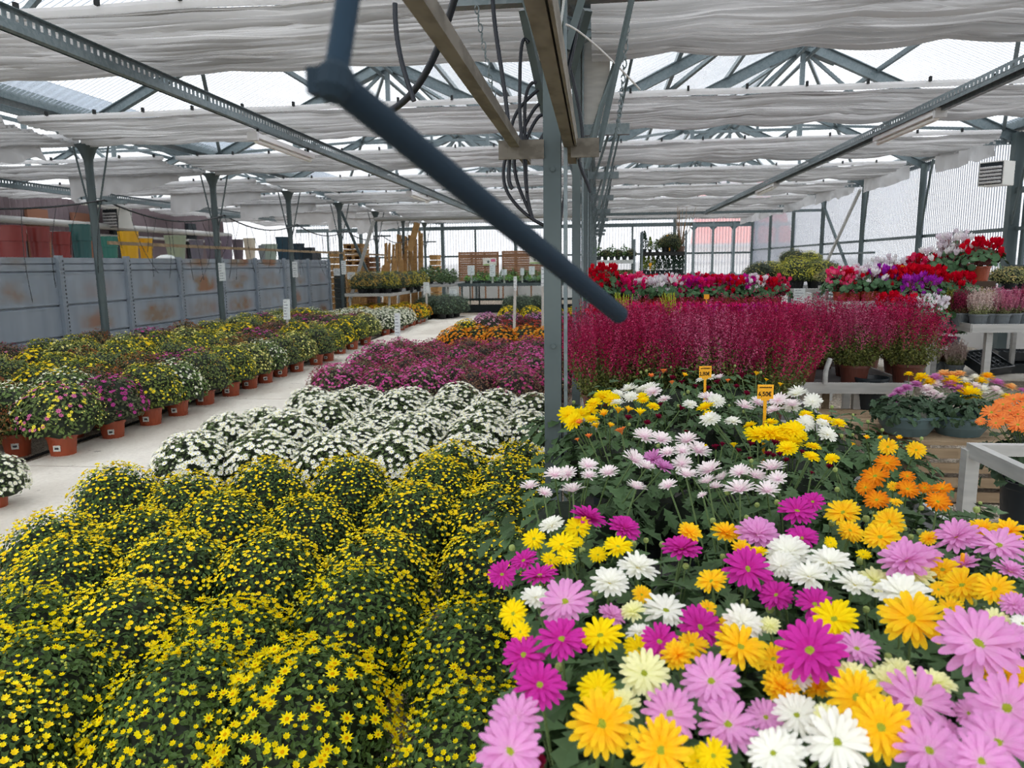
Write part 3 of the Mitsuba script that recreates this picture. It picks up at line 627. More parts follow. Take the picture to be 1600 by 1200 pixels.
def big_pot(m, r, h, col, collar=True):
    col = np.asarray(col)
    if collar: pr = [(0, 0), (r * .78, 0), (r * .86, h * .52), (r * .93, h * .53), (r * .98, h * .96), (r, h * .97), (r, h), (r * .92, h), (r * .88, h * .6), (0, h * .55)]
    else: pr = [(0, 0), (r * .72, 0), (r * .97, h * .93), (r, h * .94), (r, h), (r * .93, h), (r * .8, h * .6), (0, h * .55)]
    m.lathe(pr, 28, (0, 0, 0), col)
POTS = [(-6, 47, 345, 398, S(132, 50, 45), 1, 'large brick red plastic pot standing first on the bin deck'), (46, 83, 347, 398, S(126, 47, 43), 1, 'brick red plastic pot, second from the front on the bin deck'),
        (82, 116, 356, 399, S(130, 48, 44), 1, 'smallest brick red plastic pot, beside the big dark green pot'), (112, 148, 344, 399, S(46, 88, 84), 1, 'big dark green plastic pot behind the first round post'),
        (158, 188, 364, 400, S(52, 112, 96), 1, 'small green plastic pot between the dark green and yellow pots'), (186, 221, 358, 402, S(224, 168, 24), 1, 'larger yellow plastic pot on the bin deck'),
        (217, 242, 369, 402, S(222, 166, 26), 1, 'smaller yellow plastic pot beside the larger yellow one'), (257, 295, 365, 403, S(152, 160, 132), 0, 'sage green square sided pot on the bin deck'),
        (296, 321, 372, 403, S(110, 102, 110), 0, 'mauve grey pot beside the sage green one'), (320, 345, 368, 403, S(100, 92, 104), 0, 'dark mauve pot before the second round post'),
        (346, 366, 366, 403, S(122, 108, 120), 0, 'light mauve pot behind the second round post'), (363, 383, 371, 403, S(104, 92, 102), 0, 'last mauve pot before the cream one'),
        (381, 402, 369, 403, S(214, 206, 186), 0, 'cream pot on the bin deck'), (404, 416, 380, 403, S(120, 122, 124), 0, 'small grey pot behind the cream one'), (408, 436, 379, 404, S(156, 168, 150), 0, 'pale green pot with a teal rim'),
        (431, 456, 368, 404, S(36, 62, 76), 0, 'tall dark blue pot on the bin deck'), (458, 478, 378, 404, S(38, 58, 68), 0, 'tilted dark blue pot near the end of the deck')]
for a, b, t, bt, col, cl, lb in POTS:
    pc = (a + b) / 2; X = -8.55; Y = 0
    for _ in range(4):
        p = atY(pc, 402, Y or 10); Y = (Y or 10) * X / p[0]
    dist = math.hypot(X, Y) * math.cos(math.atan2(-X, Y) + math.atan2(135, F) - 2 * math.atan2(135, F))
    w, h = (b - a) / F * Y * 1.0, (bt - t) / F * Y * 1.0
    k = thing('plastic_pot', lb, 'pot')
    m = MB(); big_pot(m, w / 2 * .9, h * 1.02, col, cl); part(k, 'body', m, 'plastic', 25); scene[k + '__body']['to_world'] = M4((X, Y, 1.766))
k = thing('plastic_crate', 'dark plastic crates tray at the end of the bin deck', 'crate')
p = at(488, 402, 1.77)
m = MB(); m.box([-8.5, 21.2, 1.88], (.6, .5, .2), S(38, 50, 56)); m.box([-8.5, 20.75, 1.95], (.7, .25, .36), S(34, 46, 52)); put(k, m, 'plastic')
k = thing('lid', 'white round lid lying between the yellow and sage pots', 'lid')
m = MB(); m.lathe([(0, .09), (.1, .08), (.19, .03), (.2, 0), (0, 0)], 18, (-8.5, 13.9, 1.77), S(226, 228, 230)); put(k, m, 'plastic', 30)

# ------------------------------------------------------------------ drip line along the posts, wooden rail, papers
pts = []
ylist = [4.0] + [U(i) for i in range(3, 10)]
for a, b in zip(ylist[:-1], ylist[1:]):
    for t in np.linspace(0, 1, 12, endpoint=False): pts.append([XL + .18, a + (b - a) * t, 2.56 - .2 * 4 * t * (1 - t) * ((b - a) / 3.4) ** .7])
k = thing('drip_line', 'black drip hose sagging from post to post with thin drip tubes', 'hose')
m = MB(); m.tube(pts, .013, 6, S(30, 36, 40)); part(k, 'main_hose', m, 'plastic', True)
rng = np.random.default_rng(9)
for j, q in enumerate(pts[2:80]):
    if rng.random() < .06: continue
    a = np.array(q) + [0, rng.uniform(-.1, .1), -.01]; L = rng.uniform(.55, 1.15); dx, dy = rng.normal(0, .12, 2)
    cu = [a + np.array([dx * t * t * 1.2, dy * math.sin(t * 3) + .1 * t * dx, -L * t]) for t in np.linspace(0, 1, 7)]
    m = MB(); m.tube(cu, .0045, 4, S(34, 38, 40)); part(k, 'drip_tube', m, 'plastic', True)
k = thing('wooden_rail', 'thin weathered wooden rail fixed along the round posts', 'rail')
m = MB(); m.bar([XL + .08, 10.1, 1.97], [XL + .08, 24.5, 1.93], .035, .05); put(k, m, 'old_wood')
def paper(k, c, w, h, up=(0, 0, 1), nrm=(0, -1, 0), lines=6, top=None):
    n_ = _n(nrm); u_ = _n(np.cross(up, n_)); v_ = np.cross(n_, u_); c = np.asarray(c, float); Rm = np.stack([u_, v_, n_], 1)
    m = MB(); m.box(c, (w, h, .006), S(232, 233, 236), R=Rm); part(k, 'sheet', m)
    m = MB(); r = np.random.default_rng(int(abs(c[1]) * 100))
    for i in range(lines):
        ww = w * r.uniform(.3, .78); yy = h * (.36 - .72 * i / max(1, lines - 1)); m.box(c + v_ * yy + n_ * .0038 - u_ * (w * .4 - ww / 2), (ww, h * .035, .001), S(120, 124, 140), R=Rm)
    kk = part(k, 'print', m); tag(kk, kind='stuff')
for i, (py_, w, h, dx) in enumerate(((425, .12, .33, .03), (421, .12, .36, .03), (418, .13, .38, .05))):
    y = U(i + 4); p = atY((347, 461, 537)[i], py_, y - .12)
    k = thing('paper_notice', f'white paper notice taped to the {ORD[i + 2]} round post of the bin row', 'notice'); paper(k, p, w, h, nrm=(.25, -1, 0))
k = thing('paper_notice', 'wide white notice beside the fourth round post', 'notice'); paper(k, atY(549, 431, U(6) - .1), .22, .2, nrm=(.3, -1, 0))
def stake(label, px, py_top, py_bot, wpx, hpx, Y, tilt=0.0, lines=6, stick=None, zb=.01):
    k = thing('plant_sign', label, 'sign'); c = atY(px, py_top + hpx / 2, Y); w, h = wpx / F * Y, hpx / F * Y
    b = atY(px + tilt, py_bot, Y + .01)
    paper(k, c, w, h, nrm=(.1, -1, .12), lines=lines)
    if True:
        m = MB(); m.bar(c + [0, .015, 0], [b[0], b[1], zb], w * .35 if stick is None else stick, .012, S(206, 206, 202), up=(0, 1, 0)); part(k, 'stake', m)
    return k
stake('white plant sign on a stick among the mixed bedding chrysanthemums', 448, 467, 515, 11, 33, 12.3)
stake('tall narrow white sign at the edge of the dark pink bed', 621, 489, 575, 9, 36, 11.3, 3)
stake('white sign on a stick behind the yellow bed', 666, 441, 470, 9, 17, 20.5)
stake('tilted white sign over the grey green bushes', 708, 452, 466, 12, 15, 21.9)
stake('tall thin white stake in the orange row', 805, 432, 512, 5, 22, 12.9, -3, 4, .05)
stake('tall thin white stake beside the square post', 849, 417, 512, 7, 30, 12.6, -1, 4, .06)
for i, (px, pyt, w, h, pyb) in enumerate(((736, 415, 11, 15, 442), (769.5, 413, 9, 19, 432), (788, 421, 8, 9, 432), (816, 419, 6, 11, 431), (831, 416, 9, 13, 430))):
    stake(f'white sign on the seedling bench, {ORD[i + 1]} from the path', px, pyt, pyb, w, h, 25.3, 0, 5, None, .93)

k = thing('edge_hose', 'thin black drip hose lying on the gravel along the path edge', 'hose')
m = MB(); m.tube([[PL(y) - .1 + .02 * math.sin(3 * y), y, .02] for y in np.linspace(2.5, 18, 60)], .012, 6, S(34, 36, 38)); put(k, m, 'plastic', True)
k = thing('edge_hose', 'thin black drip hose along the white and yellow side of the path', 'hose')
m = MB(); m.tube([[-3.24 + .02 * math.sin(2 * y), y, .02] for y in np.linspace(2.5, 14, 60)], .012, 6, S(34, 36, 38)); put(k, m, 'plastic', True)
# ------------------------------------------------------------------ timber stored at the end
def w27(px, py, Y=27.0): return atY(px, py, Y)
def boards(label, name, cat, px0, px1, pyt, Y, n, zbot=0.0, lean=0.0, mat='wood', jit=.25, depth=.06, seed=0):
    r = np.random.default_rng(seed); k = thing(name, label, cat)
    a, b = atY(px0, pyt, Y), atY(px1, pyt, Y); w = (b[0] - a[0]) / n
    for i in range(n):
        x = a[0] + w * (i + .5); zt = a[2] - r.uniform(0, jit) * .8
        m = MB(); m.bar([x + lean * .2 + r.uniform(-.03, .03), Y - .3 + r.uniform(-.05, .05), zbot], [x + r.uniform(-.03, .03), Y + r.uniform(-.05, .05), zt], w * .86, depth, up=(0, 1, 0)); part(k, 'board', m, mat)
    return k
boards('bundle of upright split wooden stakes leaning together', 'stake_bundle', 'stakes', 600, 628, 376, 26.5, 10, 0, -.3, 'wood', .25, .07, 1)
boards('tall upright rough boards stacked behind the stakes', 'board_stack', 'boards', 629, 660, 358, 27.3, 8, 0, 0, 'wood', .5, .08, 2)
boards('greenish split pales leaning beside the tall boards', 'stake_bundle', 'stakes', 620, 634, 366, 27.0, 4, 0, .4, 'wood', .1, .06, 3)
k = thing('plank', 'single bright plank leaning across the tall boards', 'plank'); m = MB(); m.bar(w27(640, 392, 26.4), w27(652, 348, 26.4), .22, .05, up=(0, 1, 0)); put(k, m, 'wood')
k = thing('timber_frame', 'low open timber frame standing before the stakes', 'frame')
for (a, b) in (((598, 418), (614, 406)), ((614, 406), (628, 406)), ((598, 418), (598, 432)), ((628, 406), (628, 432)), ((614, 406), (614, 432)), ((606, 412), (606, 432))):
    m = MB(); m.bar(w27(*a, 25.8), w27(*b, 25.8), .1, .06, up=(0, 1, 0)); part(k, 'rail', m, 'wood')
def pallet_stack(label, px0, px1, pyt, Y, n, mat='wood', zb=0.0, name='pallet_stack', deck=True):
    k = thing(name, label, 'pallets'); a, b = atY(px0, pyt, Y), atY(px1, pyt, Y); H = a[2] - zb
    for i in range(n):
        z = zb + H * (i + .5) / n
        m = MB(); m.box([(a[0] + b[0]) / 2, Y, z + H / n * .28], (b[0] - a[0], .8, H / n * .3)); part(k, 'plank', m, mat)
        m = MB()
        for x in (a[0] + .06, (a[0] + b[0]) / 2, b[0] - .06): m.box([x, Y, z - H / n * .15], (.1, .78, H / n * .6))
        part(k, 'block', m, mat)
    return k
pallet_stack('brown wooden crate topmost of the tall stack behind the bin wall', 542, 571, 381, 24.5, 13)
pallet_stack('stack of thin brown fence boards beside the crate stack', 573, 589, 402, 24.8, 11, 'brown_wood')
pallet_stack('orange timber stack at the end of the bin wall', 520, 533, 392, 23.2, 10)
k = thing('panel', 'pale wooden panel leaning below the crate stack', 'panel'); a, b = atY(541, 418, 22.6), atY(561, 418, 22.6)
for i in range(5):
    x = a[0] + (b[0] - a[0]) * (i + .5) / 5; m = MB(); m.box([x, 22.6, a[2] / 2], ((b[0] - a[0]) / 5 - .01, .05, a[2])); part(k, 'board', m, 'wood')
k = thing('crate_stack', 'stack of dark plastic crates at the end of the bin wall', 'crates'); a, b = atY(525, 427, 22.3), atY(536, 427, 22.3)
for i in range(9):
    m = MB(); z = a[2] * (i + .5) / 9; m.box([(a[0] + b[0]) / 2, 22.3, z], (b[0] - a[0], .4, a[2] / 9 * .8), S(40, 52, 54)); m.box([(a[0] + b[0]) / 2, 22.3, z + a[2] / 20], (b[0] - a[0] + .03, .43, .03), S(60, 74, 74)); part(k, 'crate', m, 'plastic')
k = thing('paper_notice', 'white sign board over the dark crate stack', 'notice'); paper(k, atY(529, 425, 22.0), .3, .22, nrm=(.2, -1, 0))
k = thing('brace_pole', 'pale metal pole leaning from a round post to the ground', 'pole'); m = MB(); m.bar(atY(584, 345, 20.4), atY(546, 472, 20.4), .09, .05, up=(0, 1, 0)); put(k, m, 'alu')
k = thing('brace_pole', 'dark metal pole crossing the pale leaning pole', 'pole'); m = MB(); m.bar(atY(533, 330, 20.7), atY(577, 432, 20.7), .07, .05, up=(0, 1, 0)); put(k, m, 'dark_steel')
# slatted fence panels on show
for i, (a_, b_, t_, lb) in enumerate(((716, 779, 394, 'brown slatted fence panel before the end wall, nearer the path'), (784, 853, 392, 'brown slatted fence panel before the end wall, beside the middle posts'))):
    k = thing('fence_panel', lb, 'fence panel'); Y = 32.5; a, b = atY(a_, t_, Y), atY(b_, t_, Y); n = 13; h = (a[2] - .85) / n
    for j in range(n):
        m = MB(); m.box([(a[0] + b[0]) / 2, Y, a[2] - h * (j + .5)], (b[0] - a[0], .03, h * .93)); part(k, 'slat', m, 'brown_wood')
    m = MB()
    for x in (a[0] + .03, a[0] + (b[0] - a[0]) * .33, a[0] + (b[0] - a[0]) * .66, b[0] - .03): m.box([x, Y + .03, a[2] / 2], (.06, .04, a[2]))
    part(k, 'post', m, 'brown_wood')
    pp_ = atY((765, 838)[i], (409, 406)[i], Y - .05); q = thing('poster', f'small flower poster fixed to the {("first", "second")[i]} slatted fence panel', 'poster')
    m = MB(); m.box(pp_, (.6, .012, .34), S(224, 226, 220)); part(q, 'sheet', m)
    m = MB(); m.box(pp_ + [-.06, -.008, 0], (.1, .004, .1), S(90, 100, 96)); m.box(pp_ + [.16, -.008, .06], (.2, .004, .12), S(214, 120, 150)); m.box(pp_ + [0, -.008, -.13], (.56, .004, .06), S(150, 180, 110)); part(q, 'print', m)
pallet_stack('small pale brick coloured pallet stack before the end wall', 674, 686, 398, 31.0, 9)

# ------------------------------------------------------------------ benches
def bench(label, x0, x1, y0, y1, z, mat='alu', rim=.07, legs=None, leg_r=.05, top=S(120, 122, 122), cross=False):
    k = thing('bench', label, 'bench')
    m = MB(); m.box([(x0 + x1) / 2, (y0 + y1) / 2, z - .02], (x1 - x0 - .02, y1 - y0 - .02, .03), top); part(k, 'tray', m, 'matte')
    m = MB()
    for a, b in (((x0, y0), (x1, y0)), ((x1, y0), (x1, y1)), ((x1, y1), (x0, y1)), ((x0, y1), (x0, y0))): m.bar([*a, z], [*b, z], .025, rim)
    part(k, 'rim', m, mat)
    for (x, y) in (legs or [(x0 + .1, y0 + .1), (x1 - .1, y0 + .1), (x0 + .1, y1 - .1), (x1 - .1, y1 - .1)]):
        m = MB(); m.bar([x, y, 0], [x, y, z - .02], leg_r, leg_r, up=(0, 1, 0)); part(k, 'leg', m, mat)
    if cross:
        m = MB(); m.bar([x0 + .1, y0 + .1, .3], [x1 - .1, y0 + .1, z - .1], .03, .03); part(k, 'brace', m, mat)
    return k
bench('aluminium bench under the large flowered daisies', -.1, 1.3, .45, 3.85, .6)
bench('aluminium bench under the pink heather, behind the daisies', -.1, 1.4, 4.55, 6.5, .6)
bx0, bx1 = atY(1225, 600, 5.85)[0], atY(1425, 600, 5.85)[0]
bench('grey bench with a broad rim under the heather end', 1.42, bx1, 5.85, 7.1, .62, 'alu', .085, [(atY(1337, 640, 5.95)[0], 5.95), (1.5, 7), (bx1 - .1, 7)], .06)
k = thing('post', 'short grey upright between the heather pots on the bench rim', 'upright')
m = MB(); m.tube([atY(1289, 600, 5.8), atY(1290, 580, 5.8), atY(1297, 560, 5.82)], .02, 6); put(k, m, 'alu', True)
k = thing('post', 'grey bench leg standing behind the white daisies', 'leg'); p = atY(1289, 640, 6.3); m = MB(); m.bar([p[0], p[1], 0], [p[0], p[1], .58], .05, .04, up=(0, 1, 0)); put(k, m, 'old_wood')
# empty steel frame at the frame's edge
k = thing('steel_bench', 'bare grey steel bench frame beside the gravel', 'bench')
c_ = atY(1517, 702, 3.3)
m = MB(); m.bar([c_[0], c_[1], 0], [c_[0], c_[1], c_[2]], .055, .055, up=(0, 1, 0)); part(k, 'leg', m, 'alu')
m = MB(); m.bar(c_, [c_[0] + .06, 1.2, c_[2]], .04, .06); part(k, 'side_rail', m, 'alu')
m = MB(); m.bar(c_ + [0, 0, 0], [c_[0] + 1.2, c_[1], c_[2]], .04, .05); part(k, 'end_rail', m, 'alu')
for x, y in ((c_[0] + .06, 1.25), (c_[0] + 1.2, c_[1])):
    m = MB(); m.bar([x, y, 0], [x, y, c_[2]], .055, .055, up=(0, 1, 0)); part(k, 'leg', m, 'alu')
# cyclamen steps
bench('stepped bench, middle step under the cyclamens behind the heather', -.15, 2.55, 10.05, 11.0, .96)
bench('stepped bench, front low step under the cyclamens behind the heather', -.15, 2.75, 8.6, 9.9, .66)
bench('stepped bench, back step under the cyclamens behind the heather', -.15, 2.4, 11.1, 12.2, 1.0)
q0, q1 = atY(1310, 476, 9.6), atY(1450, 476, 9.6)
bench('white edged shelf bench under the mixed cyclamens', q0[0], q1[0], 9.6, 10.6, q0[2], 'alu', .08)
q2 = atY(1388, 440, 10.7)
bench('raised shelf behind the mixed cyclamens', q2[0] - .3, q2[0] + 1.8, 10.65, 11.5, 1.14, 'alu', .05)
q0, q1 = atY(1460, 500, 9.9), atY(1522, 503, 9.2)
bench('aluminium corner bench with grey pots of budding heather', q1[0] - .02, 6.3, 9.2, 10.4, .78, 'alu', .1, [(atY(1543, 540, 9.3)[0], 9.3), (q1[0] + .05, 10.3), (6.2, 9.3), (6.2, 10.3)], .07)
q0, q1 = atY(1225, 454, 13.5), atY(1297, 454, 13.5)
bench('white bench under the round green bushes', q0[0] - .6, q1[0] + .35, 13.5, 15.4, q0[2], 'alu', .07, None, .09, cross=True)
k = thing('paper_notice', 'white notice hanging at the corner of the bush bench', 'notice'); paper(k, atY(1249, 462, 13.4), .19, .25, lines=5)
# hebe and seedling benches at the far end of the beds
q0, q1 = atY(556, 461, 19.2), atY(612, 461, 19.2)
bench('long grey bench under the golden green bushes at the end of the bed', q0[0] - .3, q1[0], 19.2, 23.2, q0[2], 'alu', .08)
q0, q1 = atY(690, 445, 24.2), atY(690, 445, 24.2)
bench('grey bench of leafy plants beside the seedling bench', -6.6, -4.75, 23.6, 28.0, .92, 'alu', .08)
bench('green topped seedling bench across the end of the path', -4.6, -.5, 24.2, 28.0, .92, 'dark_steel', .1, top=S(70, 100, 84))
k = thing('shelf', 'dark low shelf of black trays under the seedling bench', 'shelf'); m = MB(); m.box([-2.6, 24.6, .42], (3.8, .5, .05), S(34, 48, 46)); m.box([-2.6, 24.5, .13], (3.9, .6, .22), S(28, 38, 40)); put(k, m, 'matte')
# tall plant racks before the end wall
def rack(label, px0, px1, Y, zs, col='alu'):
    k = thing('plant_rack', label, 'rack'); a, b = atY(px0, 410, Y)[0], atY(px1, 410, Y)[0]
    for x in (a, b):
        for yy in (Y, Y + .6):
            m = MB(); m.bar([x, yy, 0], [x, yy, zs[-1] + .55], .05, .05, up=(0, 1, 0)); part(k, 'upright', m, 'steel')
    for z in zs:
        m = MB(); m.box([(a + b) / 2, Y + .3, z - .05], (b - a, .62, .1), S(214, 218, 220) if col == 'alu' else S(50, 52, 52)); part(k, 'shelf', m, 'matte')
    return a, b
RA = rack('white shelved rack of low dark bushes beside the middle posts', 931, 991, 20.5, [1.22, 1.66])
RB = rack('dark shelved rack of conifers and a yellow price tag', 1003, 1071, 20.5, [1.28, 1.86], 'dark')

# ------------------------------------------------------------------ crates, trays and tags on the bench side
def slat_crate(label, px0, px1, pyt, pyb, Y, depth, n, mat='old_wood'):
    k = thing('wooden_crate', label, 'crate'); a, b = atY(px0, pyt, Y), atY(px1, pyt, Y); H = a[2]; x0, x1 = a[0], b[0]
    nt = 6
    for j in range(nt):
        y = Y + depth * (j + .5) / nt; m = MB(); m.box([(x0 + x1) / 2, y, H - .012], (x1 - x0, depth / nt - .012, .024)); part(k, 'top_board', m, mat)
    for j in range(n):
        z = (H - .03) * (j + .5) / n; hh = (H - .03) / n * .66
        m = MB(); m.box([(x0 + x1) / 2, Y + .012, z], (x1 - x0, .022, hh)); part(k, 'slat', m, mat)
        m = MB(); m.box([x0 + .011, Y + depth / 2, z], (.022, depth - .05, hh)); part(k, 'slat', m, mat)
        m = MB(); m.box([x1 - .011, Y + depth / 2, z], (.022, depth - .05, hh)); part(k, 'slat', m, mat)
    for x in (x0 + .05, x1 - .05):
        for y in (Y + .05, Y + depth - .05):
            m = MB(); m.box([x, y, (H - .03) / 2], (.05, .05, H - .03)); part(k, 'corner_post', m, mat)
    return H
HC = slat_crate('weathered slatted wooden crate carrying bowls of pompon flowers', 1438, 1700, 690, 765, 4.95, .85, 4)
HC2 = slat_crate('dark slatted wooden crate in the shade beside the heather bench', 1300, 1428, 668, 735, 5.25, .7, 3)
k = thing('bucket', 'black plastic bucket standing under the heather bench rim', 'bucket'); p = at(1366, 642, HC2)
m = MB(); big_pot(m, .13, .25, S(34, 42, 48), False); put(k, m, 'plastic', 25, to_world=M4((p[0], p[1] + .1, HC2)))
def tray(label, c, rz, tilt=0.0):
    k = thing('plant_tray', label, 'tray'); tw = T().translate([float(x) for x in c]).rotate([0, 0, 1], rz).rotate([1, 0, 0], tilt); m = MB()
    m.box([0, 0, .01], (.62, .42, .02), S(30, 36, 40))
    for s_ in (-1, 1): m.box([s_ * .31, 0, .06], (.02, .44, .12), S(34, 40, 44)); m.box([0, s_ * .21, .06], (.64, .02, .12), S(34, 40, 44))
    for x in np.linspace(-.24, .24, 5):
        for y in np.linspace(-.15, .15, 3): m.lathe([(.045, .06), (.052, .1), (.045, .1), (.03, .03), (0, .03)], 8, (x, y, 0), S(44, 52, 56))
    for x in np.linspace(-.18, .18, 4): m.box([x, 0, .08], (.012, .42, .05), S(38, 44, 48))
    put(k, m, 'plastic', to_world=tw)
p = at(1535, 582, .05); tray('black plastic plant tray lying tilted under the corner bench', (p[0], p[1], .14), 35, 28)
p = at(1583, 580, .03); tray('black plastic plant tray lying flat on the gravel', (p[0], p[1], .035), 10)
p = at(1592, 570, .1); tray('black plastic plant tray stacked on the flat one', (p[0] + .05, p[1] + .1, .17), -12)
def price_tag(label, px, pyt, pyb, wpx, hpx, Y, text=None, head=True, rz=0.0, zb=None, name='price_tag'):
    k = thing(name, label, 'price tag'); c = atY(px, pyt + hpx / 2, Y); w, h = wpx / F * Y, hpx / F * Y; b = atY(px, pyb, Y)
    if zb is not None: b[2] = zb
    ca, sa = math.cos(rz), math.sin(rz); Rm = np.array([[ca, 0, sa], [sa, 0, -ca], [0, 1, 0]])           # columns: along the plate, up, towards the viewer
    Rm = np.stack([[ca, sa, 0], [0, 0, 1], [sa, -ca, 0]], 1)
    m = MB(); m.box(c, (w, h, .004), S(250, 182, 24), R=Rm); part(k, 'plate', m, 'plastic')
    m = MB(); m.bar([c[0], c[1], c[2] - h * .5], [b[0], b[1], b[2]], w * .2, .004, S(248, 180, 26), up=(0, 1, 0)); m.bar([c[0], c[1], c[2] - h * .62], [c[0], c[1], c[2] - h * .45], w * .5, .004, S(248, 180, 26), up=(0, 1, 0)); part(k, 'stem', m, 'plastic')
    if text:
        tm = meshkit.text_mesh(text, h * .3, .0015, True); v = np.array(tm.vertices); v[:, 0] -= v[:, 0].mean(); v[:, 0] *= min(1, w * .8 / np.ptp(v[:, 0])); v[:, 1] -= h * .3
        m = MB(); m.add(v @ Rm.T + c + Rm[:, 2] * .0025, np.array(tm.faces), S(40, 30, 20)); part(k, 'price', m)
    if head:
        m = MB(); r = np.random.default_rng(3)
        xs_ = np.linspace(-.38 * w, .38 * w, 22); ln = np.stack([xs_, .3 * h + .045 * h * np.sin(xs_ / w * 60) * r.uniform(.5, 1.2, 22), 0 * xs_ + .003], -1)
        m.tube(ln @ Rm.T + c, .0016, 4, S(50, 36, 22)); part(k, 'scribble', m)
    return k
price_tag('yellow price tag reading 4,50€ among the pale pink daisies', 1196, 601, 641, 24, 22, 2.95, '4,50€', True, .05, .62)
price_tag('yellow price tag on a tall stem before the heather', 1102, 572, 620, 19, 18, 3.45, '1,80€', True, .12, .62)
price_tag('yellow price tag seen edge on among the gold daisies', 1503, 864, 960, 5, 34, 1.5, None, False, .3, .62)
price_tag('yellow price tag on the conifer rack', 1046, 367, 392, 9, 5, 20.7, None, False)
price_tag('yellow price tag among the pink cyclamens', 1104, 460, 478, 8, 7, 9.6, None, False)
price_tag('yellow price tag over the red cyclamens, larger one', 1411, 415, 430, 8, 9, 10.0, None, False, .4)
price_tag('faded yellow price tag over the red cyclamens', 1373, 418, 430, 6, 6, 10.2, None, False, .4)
price_tag('small yellow tag among the yellow green conifers', 1016, 411, 424, 4, 4, 20.45, None, False)
# ------------------------------------------------------------------ plants: small templates
LEAFT = (np.array([[0, 0, 0], [.5, .27, .06], [1, 0, -.05], [.5, -.27, .06]], float), np.array([[0, 1, 2], [0, 2, 3]]), np.ones((4, 3)))
def star(n, lift, inner, c0, c1, cup=0.0):
    """an open small flower: n pointed petals round a centre"""
    a = np.arange(2 * n) * np.pi / n; r = np.where(np.arange(2 * n) % 2 == 0, 1.0, inner); z = lift * r ** 1.5 + cup * (r > .9)
    v = np.vstack([[0, 0, 0], np.stack([r * np.cos(a), r * np.sin(a), z], 1)])
    f = np.array([[0, 1 + i, 1 + (i + 1) % (2 * n)] for i in range(2 * n)])
    c = np.vstack([[c0], np.repeat(np.array([c1]), 2 * n, 0)])
    return v, f, c
def budt(c):
    v = np.array([[0, 0, -.6], [.5, 0, 0], [0, .5, 0], [-.5, 0, 0], [0, -.5, 0], [0, 0, .55]]); f = np.array([[0, 2, 1], [0, 3, 2], [0, 4, 3], [0, 1, 4], [5, 1, 2], [5, 2, 3], [5, 3, 4], [5, 4, 1]])
    cc = np.array([S(70, 96, 50)] + [c] * 5); return v, f, cc
def disct(c, n=8):
    a = np.arange(n) * 2 * np.pi / n
    v = np.vstack([[0, 0, .35], np.stack([.7 * np.cos(a), .7 * np.sin(a), 0 * a + .28], 1), np.stack([np.cos(a), np.sin(a), 0 * a], 1)])
    f = [[0, 1 + i, 1 + (i + 1) % n] for i in range(n)] + [[1 + i, 1 + n + i, 1 + n + (i + 1) % n] for i in range(n)] + [[1 + i, 1 + n + (i + 1) % n, 1 + (i + 1) % n] for i in range(n)]
    return v, np.array(f), np.repeat(np.array([c]), 2 * n + 1, 0)
def join(*ts):
    V, Fc, C, n = [], [], [], 0
    for v, f, c in ts: V.append(v); Fc.append(f + n); C.append(c); n += len(v)
    return np.vstack(V), np.vstack(Fc), np.vstack(C)
def sphere_pts(n, zmin, rng, jit=.5):
    i = np.arange(n) + .5; z = 1 - (1 - zmin) * i / n; a = i * 2.399963 + rng.normal(0, jit, n) ; z = np.clip(z + rng.normal(0, .02, n), zmin, 1); r = np.sqrt(1 - z * z)
    return np.stack([r * np.cos(a), r * np.sin(a), z], 1)
def terracotta(r=.115, h=.2, label=False, col=S(168, 78, 52)):
    m = MB(); m.lathe([(0, 0), (r * .8, 0), (r * .97, h * .86), (r * 1.06, h * .87), (r * 1.06, h), (r * .98, h), (r * .95, h * .93), (0, h * .9)], 22, (0, 0, 0), col); return m
def pot_label(r=.115, h=.2):
    m = MB()
    for z0 in (h * .5,): m.box([0, -r * .93, z0], (.055, .006, .05), S(225, 225, 220)); m.box([0, -r * .93 - .004, z0], (.03, .003, .018), S(70, 70, 74))
    return m
GREEN = S(86, 112, 62)
